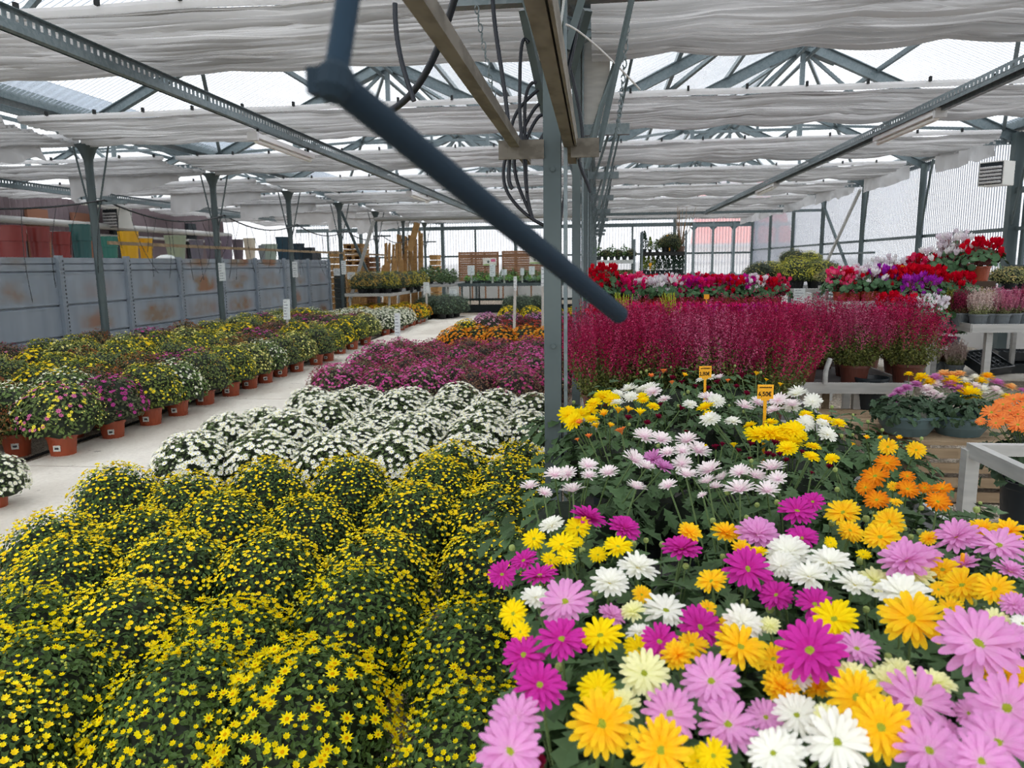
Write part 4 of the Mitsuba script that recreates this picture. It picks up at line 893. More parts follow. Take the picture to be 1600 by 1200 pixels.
def dome(seed, R, H, z0, nleaf, leaf, green, gvar, fl, lump=.0, core=S(30, 42, 26), zmin=-.35):
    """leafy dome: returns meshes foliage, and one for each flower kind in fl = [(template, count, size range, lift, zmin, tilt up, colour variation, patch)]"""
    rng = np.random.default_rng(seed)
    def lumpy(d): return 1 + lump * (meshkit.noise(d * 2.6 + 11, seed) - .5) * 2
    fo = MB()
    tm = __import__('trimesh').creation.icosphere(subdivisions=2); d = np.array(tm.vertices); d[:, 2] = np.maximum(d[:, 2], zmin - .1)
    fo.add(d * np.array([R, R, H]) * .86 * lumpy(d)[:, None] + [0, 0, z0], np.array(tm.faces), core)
    d = sphere_pts(nleaf, zmin, rng, .8); rr = rng.uniform(.84, 1.03, nleaf) * lumpy(d)
    pos = d * np.array([R, R, H]) * rr[:, None] + [0, 0, z0]
    nr = d + rng.normal(0, .45, d.shape) + [0, 0, .25]
    fr = frames(nr, rng); lt = rng.uniform(.6, 1.15, nleaf)
    tone = rng.uniform(1 - gvar, 1 + gvar, nleaf)
    scatter(fo, LEAFT, pos, fr, leaf * lt, np.repeat(np.array([green]), nleaf, 0), tone)
    outs = []
    for (tp, cnt, s0, s1, lift, zm, upw, cv, patch) in fl:
        m = MB(); d = sphere_pts(cnt, zm, rng, .9)
        if patch: d = d[meshkit.noise(d * 2.2 + 31 * seed, seed + 4) > patch]
        n = len(d); lf = rng.uniform(lift * .3, lift * 1.3, n) if lift else np.zeros(n)
        pos = d * np.array([R, R, H]) * lumpy(d)[:, None] * 1.02 + [0, 0, z0] + d * lf[:, None]
        nr = d + [0, 0, upw] + rng.normal(0, .22, (n, 3))
        scatter(m, tp, pos, frames(nr, rng), rng.uniform(s0, s1, n), None, rng.uniform(1 - cv, 1 + cv, n)); outs.append((m, pos, nr))
    return fo, outs
def plant_proto(name, seed, R, H, z0, nleaf, leaf, green, gvar, fl, lump=0.0, pot=None, label=False, zmin=-.35, core=S(30, 42, 26)):
    fo, outs = dome(seed, R, H, z0, nleaf, leaf, green, gvar, fl, lump, core, zmin)
    parts = {'foliage': plyd(fo, 'leaf')}
    b = MB()
    for m, _, _ in outs: 
        if m.V: v, f, c = m.arr(); b.add(v, f, c)
    if b.V: parts['blossoms'] = plyd(b, 'matte')
    if pot is not None: parts['pot'] = plyd(pot, 'plastic', 30)
    if label: parts['price_label'] = plyd(pot_label(), 'matte')
    return proto(name, parts)
YEL, YEL2, WHT, MAG = S(255, 232, 26), S(254, 222, 18), S(252, 253, 248), S(190, 44, 128)
def cup(c, cc): return star(7, .75, .72, cc, c)
def openf(c, cc, n=9): return join(star(n, .22, .55, c, c), tuple([(lambda t: (t[0] * .28 + [0, 0, .06], t[1], t[2]))(disct(cc, 6))][0]))
BLK = S(38, 42, 44)
def darkpot(): return terracotta(.12, .17, col=BLK)
STUFF = ('foliage', 'blossoms')

# yellow button domes: a far and a near version; the near one has its opened flowers one by one
for v_ in range(3):
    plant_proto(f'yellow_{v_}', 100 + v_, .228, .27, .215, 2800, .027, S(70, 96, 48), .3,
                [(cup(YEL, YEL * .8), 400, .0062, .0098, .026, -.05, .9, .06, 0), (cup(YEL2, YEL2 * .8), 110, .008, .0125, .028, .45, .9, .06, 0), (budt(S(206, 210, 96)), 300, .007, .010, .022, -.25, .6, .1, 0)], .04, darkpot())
for v_ in range(3):
    fo, outs = dome(140 + v_, .238, .27, .215, 3400, .028, S(68, 96, 46), .3,
                    [(cup(YEL, YEL * .8), 360, .0065, .0105, .03, -.1, .9, .06, 0), (budt(S(206, 210, 100)), 300, .0075, .0105, .026, -.3, .6, .1, 0), (openf(YEL, S(230, 180, 10)), (34, 50, 150)[v_], .011, .017, .036, .05, .9, .05, 0)], .04)
    parts = {'foliage': plyd(fo, 'leaf'), 'pot': plyd(darkpot(), 'plastic', 30)}
    b = MB()
    for m, _, _ in outs[:2]: v, f, c = m.arr(); b.add(v, f, c)
    parts['blossoms'] = plyd(b, 'petal')
    rng = np.random.default_rng(v_); one = MB(); one.add(*openf(YEL, S(226, 170, 10))); od = plyd(one, 'petal')
    _, pos, nr = outs[2]; fr = frames(nr, rng)
    for i in range(len(pos)):
        M = np.eye(4); M[:3, :3] = fr[i] * rng.uniform(.011, .0175) * (1.25 if v_ == 2 else 1); M[:3, 3] = pos[i]
        parts['flower' if i == 0 else f'flower_{i:03d}'] = {**od, 'to_world': T(M)}
    proto(f'yellow_near_{v_}', parts)
for v_ in range(3):
    plant_proto(f'white_{v_}', 200 + v_, .252, .29, .225, 1500, .036, S(92, 112, 68), .3,
                [(openf(WHT, S(226, 218, 120)), 340, .018, .025, .014, .0, .55, .03, 0), (budt(S(226, 230, 200)), 70, .012, .018, .012, -.2, .4, .05, 0)], .03, darkpot())
DP = S(120, 28, 62)
for v_ in range(4):
    c1 = (S(216, 84, 158), S(196, 64, 130), S(224, 104, 176), S(178, 60, 104))[v_]; n1 = (260, 180, 240, 130)[v_]
    plant_proto(f'pink_{v_}', 300 + v_, .272, .32, .2, 1200, .034, (S(122, 118, 82), S(130, 108, 84), S(116, 118, 84), S(130, 100, 80))[v_], .3,
                [(openf(c1, S(130, 30, 80), 8), n1, .014, .022, .014, .3, .6, .12, (.3, .4, .3, .5)[v_]), (budt(S(158, 52, 84)), 380, .009, .015, .016, -.2, .5, .25, 0)], .05, darkpot(), core=S(46, 34, 30))
# other low domes: name, leaf green, flowers
def mixed(name, seed, R, H, z0, green, fl, pot=True, nleaf=900, leaf=.04, lump=.12, label=True, core=S(34, 44, 28)):
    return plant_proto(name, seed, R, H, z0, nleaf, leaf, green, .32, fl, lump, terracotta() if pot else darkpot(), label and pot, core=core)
OG = S(238, 150, 24)
mixed('orange_0', 401, .3, .27, .25, S(78, 92, 44), [(openf(OG, S(170, 90, 10)), 330, .02, .028, .012, 0, .5, .08, 0), (openf(S(240, 196, 60), S(200, 120, 20)), 90, .018, .024, .014, -.2, .3, .08, 0)], False)
mixed('yellowball_0', 402, .28, .27, .27, S(90, 112, 44), [(openf(S(248, 214, 24), S(210, 160, 10)), 330, .018, .026, .012, -.1, .5, .08, 0)], True, lump=.05)
mixed('yellowball_1', 403, .28, .27, .27, S(90, 106, 44), [(openf(S(244, 200, 20), S(210, 140, 10)), 200, .018, .026, .012, -.1, .5, .08, 0), (openf(S(214, 124, 22), S(180, 90, 10)), 140, .018, .026, .012, -.1, .5, .1, 0)], True, lump=.05)
mixed('pinkball_0', 404, .31, .31, .28, S(70, 78, 56), [(openf(S(222, 168, 188), S(160, 60, 90)), 190, .019, .028, .012, -.1, .4, .08, 0), (budt(S(150, 50, 90)), 160, .014, .022, .012, 0, .4, .2, 0)], False, lump=.03)
mixed('redball_0', 405, .3, .25, .24, S(92, 66, 44), [(openf(S(112, 14, 34), S(80, 8, 20)), 420, .018, .026, .012, -.05, .5, .12, 0)], True, lump=.05)
mixed('redball_1', 406, .31, .26, .24, S(84, 72, 40), [(openf(S(164, 50, 36), S(120, 30, 20)), 300, .016, .024, .012, .1, .5, .15, .3)], False, lump=.06)
mixed('whiteball_0', 407, .29, .27, .27, S(112, 128, 84), [(openf(S(240, 243, 228), S(220, 220, 150)), 330, .018, .026, .013, -.25, .4, .04, 0)], True, lump=.06)
mixed('lilac_0', 408, .3, .27, .24, S(84, 84, 62), [(openf(S(196, 120, 176), S(130, 50, 110)), 300, .018, .026, .012, .1, .5, .1, .25)], False, lump=.05)
# the mixed bushes along the path
BG = S(104, 118, 62)
def fl_(c, n, patch=.0, s=(.013, .021), z=-.15): return (openf(c, c * .6, 7), n, s[0], s[1], .012, z, .4, .12, patch)
def bd_(c, n, z=-.1): return (budt(c), n, .010, .016, .014, z, .4, .2, 0)
BUSH = [('budding green', S(106, 120, 66), [bd_(S(206, 200, 80), 190), bd_(S(178, 140, 70), 120)]),
        ('yellow flecked', S(104, 122, 58), [fl_(S(246, 220, 40), 150), bd_(S(220, 210, 90), 200)]),
        ('magenta flowered', S(86, 92, 62), [fl_(S(186, 66, 146), 230, .42, (.016, .026)), bd_(S(150, 60, 100), 160)]),
        ('white flowered', S(98, 122, 66), [fl_(S(236, 238, 214), 170), bd_(S(220, 224, 170), 160)]),
        ('rust budded', S(112, 100, 60), [bd_(S(150, 84, 48), 420), fl_(S(190, 110, 50), 40)]),
        ('bright yellow', S(104, 118, 52), [fl_(S(250, 218, 26), 240, .3, (.016, .026)), bd_(S(230, 210, 60), 140)]),
        ('dusky pink budded', S(110, 92, 70), [bd_(S(150, 64, 84), 380), fl_(S(200, 120, 150), 60, .3)]),
        ('pale yellow flowered', S(120, 132, 72), [fl_(S(244, 236, 140), 190), bd_(S(230, 226, 130), 160)])]
for i, (nm, gr, fl) in enumerate(BUSH): mixed(f'bush_{i}', 500 + i, .31, .30, .33, gr, fl, True, 1300, .042, .16)
mixed('twotone_0', 520, .33, .30, .34, S(98, 118, 62), [fl_(S(240, 226, 70), 170, .45), fl_(S(200, 100, 150), 120, .55, (.016, .026)), bd_(S(232, 224, 120), 150)], True, 1400, .042, .16)

# ------------------------------------------------------------------ planting the beds
rng = np.random.default_rng(21)
def rows_of(pts, gap):
    """split points into rows by depth; within a row, order from the path (x ascending)"""
    idx = sorted(range(len(pts)), key=lambda i: pts[i][1]); rows, cur = [], [idx[0]]
    for i in idx[1:]:
        if pts[i][1] - np.mean([pts[j][1] for j in cur]) > gap: rows.append(cur); cur = []
        cur.append(i)
    rows.append(cur)
    return [sorted(r, key=lambda i: pts[i][0]) for r in rows]
YPX = [(178, 737), (295, 750), (415, 728), (545, 722), (706, 706), (681, 726), (812, 692), (797, 724), (75, 811), (220, 800), (345, 782), (478, 779), (644, 771), (769, 772),
       (100, 848), (265, 849), (412, 847), (587, 850), (769, 834), (181, 930), (353, 958), (556, 914), (740, 960), (20, 950), (47, 1014), (281, 1040), (472, 1047), (750, 1094), (128, 1150), (600, 1192), (-60, 860), (-70, 1000), (330, 1175)]
NEAR = {21, 22, 24, 25, 26, 27, 28, 20, 29, 32}
YPX = YPX[:28] + [(-60, 1090), (-70, 985)]
ypts = [at(x, y, .475) for x, y in YPX]
rows = rows_of(ypts, .27)
for ri, r in enumerate(rows):
    for ci, i in enumerate(r):
        p = ypts[i]; near = i in (20, 22, 23, 24, 25, 26, 27, 21)
        k = thing('yellow_chrysanthemum', f'domed chrysanthemum dotted with small yellow flowers, {ORD[ci + 1]} from the path in yellow row {ri + 1}', 'chrysanthemum', 'yellow chrysanthemum domes')
        sc = rng.uniform(.95, 1.04) * (1.0 if p[1] > 2.6 else .98)
        if near: inst(k, f'group_yellow_near_{2 if i in (26, 20) else (1 if i in (25, 27, 22) else 0)}', (p[0], p[1], .02), rng.uniform(0, 6.28), sc, STUFF)
        else: inst(k, f'group_yellow_{i % 3}', (p[0], p[1], 0), rng.uniform(0, 6.28), sc, STUFF)
# labels: rows are counted from the front edge of the bed
for k in list(labels):
    if k.startswith('yellow_chrysanthemum') and 'label' in labels[k]:
        import re as _re
        l = labels[k]['label']; n = int(_re.search(r'row (\d+)', l).group(1))
        labels[k]['label'] = _re.sub(r' in yellow row \d+', f', {ORD[n]} yellow row', l)
WPX = [(300, 684), (409, 680), (353, 648), (409, 638), (447, 650), (484, 605), (562, 605), (534, 618), (503, 630), (641, 606), (619, 617), (716, 602), (694, 618), (775, 616), (834, 617), (581, 642), (675, 637), (759, 631),
       (550, 661), (644, 653), (747, 655), (828, 650), (509, 680), (616, 684), (731, 686), (-12, 700)]
wpts = [at(x, y, .505) for x, y in WPX]
rows = rows_of(wpts[:-1], .3)
for ri, r in enumerate(rows):
    for ci, i in enumerate(r):
        p = wpts[i]; k = thing('white_chrysanthemum', f'domed white chrysanthemum, {ORD[ci + 1]} from the path in the {ORD[ri + 1]} white row', 'chrysanthemum', 'white chrysanthemum domes')
        inst(k, f'group_white_{i % 3}', (p[0], p[1], 0), rng.uniform(0, 6.28), rng.uniform(.95, 1.05), STUFF)
p = wpts[-1]; k = thing('white_chrysanthemum', 'lone white chrysanthemum in a terracotta pot at the near corner of the path', 'chrysanthemum'); inst(k, 'group_whiteball_0', (at(-14, 735, .28)[0], at(-14, 735, .28)[1], .0), .3, .72, STUFF)
# dark pink bed
yy = 7.65; ri = 0
while yy < 11.0:
    ri += 1; x0 = -3.02 + (.22 if ri % 2 else 0); ci = 0
    for x in np.arange(x0, -.3, .5):
        ci += 1; k = thing('pink_chrysanthemum', f'dark pink chrysanthemum, {ORD[ci]} from the path in the {ORD[ri]} pink row', 'chrysanthemum', 'dark pink chrysanthemums')
        inst(k, f'group_pink_{rng.choice(4, p=[.3, .25, .2, .25])}', (x + rng.normal(0, .03), yy + rng.normal(0, .03), 0), rng.uniform(0, 6.28), rng.uniform(.92, 1.06), STUFF)
    yy += .46
# behind it: orange row, single balls, red and lilac rows, yellow at the end
for ci, px in enumerate((712, 748, 782, 822, 857)):
    p = atY(px, 510, 11.75); k = thing('orange_chrysanthemum', f'domed orange chrysanthemum behind the dark pink bed, {ORD[ci + 1]} from the path', 'chrysanthemum', 'orange chrysanthemums'); inst(k, 'group_orange_0', (p[0], 11.75 + .12 * (ci % 2), 0), rng.uniform(0, 6.28), 1.12, STUFF)
k = thing('yellow_ball_chrysanthemum', 'single yellow ball chrysanthemum beside the path behind the orange row', 'chrysanthemum'); p = atY(729, 490, 14.1); inst(k, 'group_yellowball_0', (p[0], 14.1, 0), 1, 1.0, STUFF)
k = thing('pink_ball_chrysanthemum', 'single pale pink ball chrysanthemum behind the orange row', 'chrysanthemum'); p = atY(763, 490, 14.2); inst(k, 'group_pinkball_0', (p[0], 14.2, .02), 1, 1.0, STUFF)
for ri, (Y, grp, nm, px0, n, cat) in enumerate(((14.3, 'redball_1', 'rust red chrysanthemum behind the orange row', 795, 3, 'red_chrysanthemum'), (15.4, 'redball_0', 'dark red chrysanthemum behind the pink ball', 778, 4, 'red_chrysanthemum'),
                                              (16.6, 'lilac_0', 'lilac chrysanthemum behind the dark red ones', 760, 5, 'lilac_chrysanthemum'), (18.4, 'yellowball_0', 'yellow chrysanthemum at the end of the bench side bed', 795, 4, 'yellow_ball_chrysanthemum'))):
    x0 = atY(px0, 480, Y)[0]
    for ci, x in enumerate(np.arange(x0, -.3, .56)[:n + 2]):
        k = thing(cat, f'{nm}, {ORD[ci + 1]} from the path', 'chrysanthemum', nm); inst(k, f'group_{grp}', (x, Y, 0), rng.uniform(0, 6.28), 1.0, STUFF)
# mixed bed along the other edge of the path, counted from the front, rows counted from the path
FRONT = [(88, 720, 8), (168, 692, 2), (228, 671, 1), (272, 656, 3), (315, 638, 0), (356, 624, 1), (386, 612, 7), (411, 603, 3), (435, 593, 0), (461, 585, 7), (492, 574, 0), (510, 568, 1), (530, 556, 5), (549, 549, 1), (570, 542, 7)]
fy = []
def label_bush(nm, ci, rj):
    return f'{nm} chrysanthemum in terracotta pot at the path edge, {ORD[ci]} along' if rj == 1 else f'{nm} chrysanthemum, {ORD[ci]} along in the {ORD[rj]} row from the path'
for ci, (px, py, b) in enumerate(FRONT):
    p = at(px, py, .0); fy.append(p)
    nm = 'yellow and pink' if b == 8 else BUSH[b][0]
    k = thing('bedding_chrysanthemum', label_bush(nm, ci + 1, 1), 'chrysanthemum', 'mixed bedding chrysanthemums'); inst(k, 'group_twotone_0' if b == 8 else f'group_bush_{b}', (p[0] - .02, p[1] + .12, 0), rng.uniform(.05, .5), rng.uniform(.96, 1.04), STUFF)
pick = [.19, .16, .12, .08, .16, .10, .09, .10]
for rj in range(2, 7):
    y = 5.2 + (.28 if rj % 2 else 0); ci = 0
    while y < 15.4:
        xe = np.interp(y, [q[1] for q in fy], [q[0] for q in fy]); x = xe - .5 * (rj - 1)
        ok = x > XL + .35 or (y < 9.8 and x > XL - .1)
        if ok:
            ci += 1; b = int(rng.choice(8, p=pick))
            k = thing('bedding_chrysanthemum', label_bush(BUSH[b][0], ci, rj), 'chrysanthemum', 'mixed bedding chrysanthemums')
            inst(k, f'group_bush_{b}', (x + rng.normal(0, .04), y + rng.normal(0, .05), .0 + .03 * (rj - 2)), rng.uniform(-.6, .6), rng.uniform(.92, 1.06), STUFF)
        y += .56
def block(name, grp, nm, Y0, Y1, step, rows, group, x_edge=None, j0=0):
    ci = 0
    for Y in np.arange(Y0, Y1, step):
        ci += 1
        for rj in range(j0, rows):
            xe = -4.78 - .012 * (Y - 14) if x_edge is None else x_edge; x = xe - .52 * rj - .02
            if x < XL + .3: continue
            k = thing(name, f'{nm}, {ORD[ci]} along, {ORD[rj + 1]} row from the path', 'chrysanthemum', group)
            g_ = grp if isinstance(grp, str) else grp[(rj + ci) % len(grp)]
            inst(k, f'group_{g_}', (x + rng.normal(0, .03), Y + (.25 if rj % 2 else 0), 0), rng.uniform(0, .6), rng.uniform(.95, 1.05), STUFF)
block('red_chrysanthemum', 'redball_0', 'dark red chrysanthemum beyond the mixed bed', 15.6, 16.6, .55, 6, 'dark red bed', None, 1)
block('white_ball_chrysanthemum', 'whiteball_0', 'white ball chrysanthemum beyond the mixed bed', 16.4, 18.4, .58, 6, 'white ball bed', None, 0)
block('yellow_ball_chrysanthemum', ('yellowball_0', 'yellowball_1'), 'golden ball chrysanthemum at the end of the bed', 18.9, 20.6, .58, 6, 'golden ball bed', None, 0)
# green bushes
def bushp(name, seed, R, H, z0, green, tip, ntip, pot=True, n=1300):
    return plant_proto(name, seed, R, H, z0, n, .035, green, .35, [((LEAFT[0], LEAFT[1], np.repeat(np.array([tip]), 4, 0)), ntip, .02, .034, .01, -.1, .6, .2, .35)], .1, terracotta(.12, .16, col=BLK) if pot else None)
bushp('hebe_0', 601, .36, .34, .3, S(96, 112, 66), S(220, 200, 66), 1300)
bushp('hebe_1', 602, .36, .34, .3, S(92, 108, 74), S(214, 170, 80), 1100)
bushp('sage_0', 603, .4, .36, .3, S(88, 112, 92), S(140, 160, 120), 400)
bushp('ball_0', 604, .31, .29, .27, S(110, 122, 62), S(216, 208, 80), 1000)
bushp('ball_1', 605, .31, .28, .27, S(78, 92, 62), S(170, 160, 100), 350)
zb = 0.78
q0 = atY(556, 461, 19.2)
for ci, (px, Y, g_) in enumerate(((566, 19.6, 'hebe_1'), (586, 19.6, 'hebe_1'), (605, 19.8, 'hebe_0'), (622, 20.5, 'hebe_1'), (640, 21.2, 'hebe_0'), (652, 22, 'hebe_0'), (576, 20.5, 'hebe_1'), (596, 20.6, 'hebe_0'), (616, 21.4, 'hebe_0'))):
    p = atY(px, 455, Y); k = thing('hebe_bush', f'round golden green bush on the long grey bench, {ORD[ci % 6 + 1]} along the {("front", "back")[ci // 6]} row', 'bush', 'golden green bushes'); inst(k, 'group_' + g_, (p[0], Y, q0[2] - .02), rng.uniform(0, 6), 1.0, STUFF)
for ci, (px, Y) in enumerate(((690, 21.2), (702, 21.5), (712, 22), (678, 22), (668, 21.5), (697, 22.5))):
    p = atY(px, 470, Y); k = thing('sage_bush', f'grey green bush on the ground at the end of the path, {ORD[ci + 1]} one', 'bush', 'grey green bushes'); inst(k, 'group_sage_0', (p[0], Y, 0), rng.uniform(0, 6), 1.1, STUFF)
for ci, (px, Y) in enumerate(((800, 23.3), (820, 23.4), (840, 23.5), (812, 23.0))):
    p = atY(px, 455, Y); k = thing('sage_bush', f'grey green bush under the seedling bench, {ORD[ci + 1]} from the path', 'bush', 'grey green bushes'); inst(k, 'group_sage_0', (p[0], Y, 0), rng.uniform(0, 6), .95, STUFF)
# leafy young plants on the far benches
def tuft(name, seed, n, h, spread, leaf, cols, pot):
    r = np.random.default_rng(seed); m = MB(); u = r.uniform(0, 1, n); a = r.uniform(0, 6.28, n)
    pos = np.stack([spread * u * np.cos(a), spread * u * np.sin(a), .1 + h * r.uniform(0, 1, n) * (1 - .4 * u)], 1); nr = np.stack([np.cos(a) * .6, np.sin(a) * .6, 0 * a + .8], 1) + r.normal(0, .3, (n, 3))
    scatter(m, LEAFT, pos, frames(nr, r), leaf * r.uniform(.6, 1.2, n), np.array(cols)[r.integers(0, len(cols), n)], r.uniform(.75, 1.2, n))
    return proto(name, {'foliage': plyd(m, 'leaf'), 'pot': plyd(pot, 'plastic', 30)})
smallpot = terracotta(.07, .1, col=S(52, 60, 62))
tuft('seedling_0', 700, 90, .18, .14, .06, [S(120, 160, 70), S(96, 140, 66)], smallpot)
tuft('seedling_1', 701, 90, .14, .14, .05, [S(110, 150, 120), S(140, 170, 150)], smallpot)
tuft('seedling_2', 702, 130, .34, .2, .08, [S(84, 120, 60), S(70, 100, 52)], smallpot)
tuft('shrub_0', 703, 420, .5, .34, .09, [S(70, 96, 60), S(96, 120, 70)], smallpot)
for rj, Y in enumerate((24.5, 25.0, 25.6, 26.3, 27.0)):
    for ci, x in enumerate(np.arange(-4.4, -.6, .34)):
        k = thing('seedling', f'small leafy seedling on the green topped bench, {ORD[ci + 1]} along in the {ORD[rj + 1]} row', 'seedling', 'seedlings on the green topped bench'); inst(k, f'group_seedling_{2 if rj > 2 else (ci * 7 + rj * 3) % 2}', (x + rng.normal(0, .04), Y, .93), rng.uniform(0, 6), rng.uniform(.8, 1.25), ('foliage',))
for ci, (px, py, Y, sc) in enumerate(((662, 440, 25.5, 1.0), (674, 440, 26, 1.1), (686, 440, 26.5, 1.0), (698, 440, 27, .9), (708, 436, 26.0, .9), (690, 440, 24.6, .7), (703, 440, 24.6, .6))):
    p = atY(px, py, Y); k = thing('leafy_shrub', f'leafy green shrub on the grey bench beside the seedlings, {ORD[ci + 1]} one', 'shrub', 'leafy shrubs'); inst(k, 'group_shrub_0', (p[0], Y, .93), rng.uniform(0, 6), sc, ('foliage',))
# bushes on the bench side
q0 = atY(1225, 454, 13.5)
for ci, (px, Y, g_, dz, sc) in enumerate(((1188, 14.2, 'ball_1', 0, .95), (1214, 14.3, 'ball_0', 0, .9), (1245, 13.8, 'ball_0', 0, 1.05), (1272, 13.8, 'ball_0', 0, 1.0), (1292, 14.0, 'ball_1', 0, .95), (1203, 14.9, 'ball_0', 0, .9), (1237, 15.0, 'ball_1', .28, .85), (1262, 14.9, 'ball_0', .25, .8), (1178, 15.0, 'ball_1', 0, .8))):
    p = atY(px, 440, Y); k = thing('round_bush', f'round yellow green bush on the white bench, {("first in front", "second in front", "third in front", "fourth in front", "fifth in front", "small one behind", "tallest one behind", "beside the tallest behind", "outermost behind")[ci]}', 'bush', 'round bushes on the white bench'); inst(k, 'group_' + g_, (p[0], Y, q0[2] + dz), rng.uniform(0, 6), sc, STUFF)
# low hedge-like sedums behind the cyclamens
q1 = atY(1330, 425, 12.4)
bushp('low_0', 606, .3, .16, .16, S(136, 140, 90), S(190, 170, 110), 400)
for ci, px in enumerate((1305, 1325, 1345, 1365, 1385, 1580, 1600)):
    p = atY(px, 425, 12.4 if ci < 5 else 11.2); k = thing('low_bush', f'low pale green bush behind the red cyclamens, {ORD[ci + 1]} along', 'bush', 'low pale bushes'); inst(k, 'group_low_0', (p[0], p[1], p[2] - .25), rng.uniform(0, 6), 1, STUFF)
bench('narrow bench under the low pale bushes', atY(1298, 430, 12.2)[0], atY(1395, 430, 12.2)[0], 12.0, 12.8, q1[2] - .25, 'alu', .05)
# conifers on the racks
def cone(name, seed, n, h, r_, cols):
    r = np.random.default_rng(seed); m = MB(); z = r.uniform(0, 1, n) ** .8; a = r.uniform(0, 6.28, n); rr = r_ * (1 - z) ** .6 * r.uniform(.6, 1, n)
    pos = np.stack([rr * np.cos(a), rr * np.sin(a), .1 + h * z], 1); nr = np.stack([np.cos(a), np.sin(a), 0 * a], 1) + r.normal(0, .3, (n, 3))
    scatter(m, LEAFT, pos, frames(nr, r, [1, 0, .2]), .06 * r.uniform(.6, 1.2, n), np.array(cols)[r.integers(0, len(cols), n)], r.uniform(.7, 1.2, n))
    return proto(name, {'foliage': plyd(m, 'leaf'), 'pot': plyd(smallpot, 'plastic', 30)})
cone('conifer_0', 710, 300, .5, .13, [S(52, 80, 60), S(44, 70, 56)]); cone('conifer_1', 711, 300, .42, .13, [S(130, 150, 50), S(104, 130, 46)])
for ci, t in enumerate(np.linspace(.06, .94, 9)):
    k = thing('conifer', f'small {("yellow green", "dark green")[int(ci > 2)]} conifer on the lower rack shelf, {ORD[ci + 1]} along', 'conifer', 'small conifers'); inst(k, f'group_conifer_{0 if ci > 2 else 1}', (RB[0] + (RB[1] - RB[0]) * t, 20.8, 1.28), rng.uniform(0, 6), rng.uniform(.85, 1.1), ('foliage',))
for ci, (t, g_, sc) in enumerate(((.07, 'conifer_0', .9), (.2, 'conifer_1', .75), (.36, 'shrub_0', .6), (.55, 'ball_1', .75), (.68, 'ball_1', .95), (.82, 'shrub_0', .55))):
    k = thing('rack_plant', f'green potted plant on the upper rack shelf, {ORD[ci + 1]} along', 'plant', 'plants on the upper rack shelf'); inst(k, 'group_' + g_, (RB[0] + (RB[1] - RB[0]) * t, 20.8, 1.86), rng.uniform(0, 6), sc, ('foliage',))
k = thing('bare_shrub', 'bare twiggy shrub rising at the end of the upper rack shelf', 'shrub'); m = MB(); r = np.random.default_rng(4); b = np.array([RB[0] + (RB[1] - RB[0]) * .9, 20.8, 1.95])
for i in range(16):
    d = r.normal(0, .16, 2); m.tube([b, b + [d[0] * .6, d[1] * .6, .5], b + [d[0], d[1], r.uniform(.7, 1.15)]], [.011, .008, .004], 4, S(150, 122, 92))
part(k, 'twigs', m); part(k, 'pot', MB().lathe([(0, -.09), (.11, -.09), (.13, .06), (0, .06)], 14, b, S(110, 84, 70)), 'plastic')
for rj, z in enumerate((1.22, 1.66)):
    for ci, t in enumerate(np.linspace(.08, .92, 6)):
        k = thing('rack_plant', f'low dark green plant on the {("lower", "upper")[rj]} shelf of the white rack, {ORD[ci + 1]} along', 'plant', 'plants on the white rack'); inst(k, 'group_low_0' if rj == 0 else ('group_seedling_2', 'group_ball_1')[ci % 2], (RA[0] + (RA[1] - RA[0]) * t, 20.8, z), rng.uniform(0, 6), (.55, 1.0)[rj] if rj == 0 or ci % 2 == 0 else .55, STUFF)

# ------------------------------------------------------------------ heathers
FLT = (np.array([[0, 0, -.5], [.42, .1, 0], [0, 0, .6], [-.42, -.1, 0], [.1, .42, .05], [-.1, -.42, .05]], float), np.array([[0, 1, 2], [0, 2, 3], [0, 4, 2], [0, 2, 5]]), np.ones((6, 3)))
def heather(name, seed, n, h, r_, cols, green, frac=.5, fsz=.011, pot=None, base=.12, upright=.0):
    r = np.random.default_rng(seed); fo, bl = MB(), MB(); a = r.uniform(0, 6.28, n); u = np.sqrt(r.uniform(0, 1, n)); lean = u * (1 - upright)
    top = np.stack([r_ * lean * np.cos(a), r_ * lean * np.sin(a), base + h * (1 - .45 * u ** 2) * r.uniform(.82, 1.06, n)], 1); bot = np.stack([.35 * r_ * u * np.cos(a), .35 * r_ * u * np.sin(a), np.full(n, base)], 1)
    mid = bot * .45 + top * .55 + np.stack([np.cos(a) * r_ * .12 * u, np.sin(a) * r_ * .12 * u, 0 * a], 1)
    def curve(t): t = t[:, None]; return (1 - t) ** 2 * np.repeat(bot, K, 0) + 2 * t * (1 - t) * np.repeat(mid, K, 0) + t * t * np.repeat(top, K, 0)
    K = 20; t = np.tile(np.linspace(frac, 1, K), n) + r.normal(0, .012, n * K); p = curve(np.clip(t, 0, 1)) + r.normal(0, .007, (n * K, 3))
    ci = np.repeat(r.integers(0, len(cols), n), K)
    scatter(bl, FLT, p, frames(r.normal(size=(n * K, 3)), r), fsz * r.uniform(.7, 1.3, n * K), np.array(cols)[ci], r.uniform(.72, 1.2, n * K))
    K = 12; t = np.tile(np.linspace(.05, max(frac + .1, .4), K), n); p = curve(t) + r.normal(0, .006, (n * K, 3))
    scatter(fo, LEAFT, p, frames(r.normal(size=(n * K, 3)), r), .028 * r.uniform(.6, 1.2, n * K), np.array(green)[r.integers(0, len(green), n * K)], r.uniform(.7, 1.2, n * K))
    parts = {'foliage': plyd(fo, 'leaf'), 'blossoms': plyd(bl, 'petal')}
    if pot is not None: parts['pot'] = plyd(pot, 'plastic', 30)
    return proto(name, parts)
HC_ = [S(178, 42, 90), S(164, 36, 80), S(200, 84, 124), S(142, 30, 68), S(186, 60, 104)]; HG = [S(96, 108, 48), S(118, 122, 60), S(78, 88, 44)]
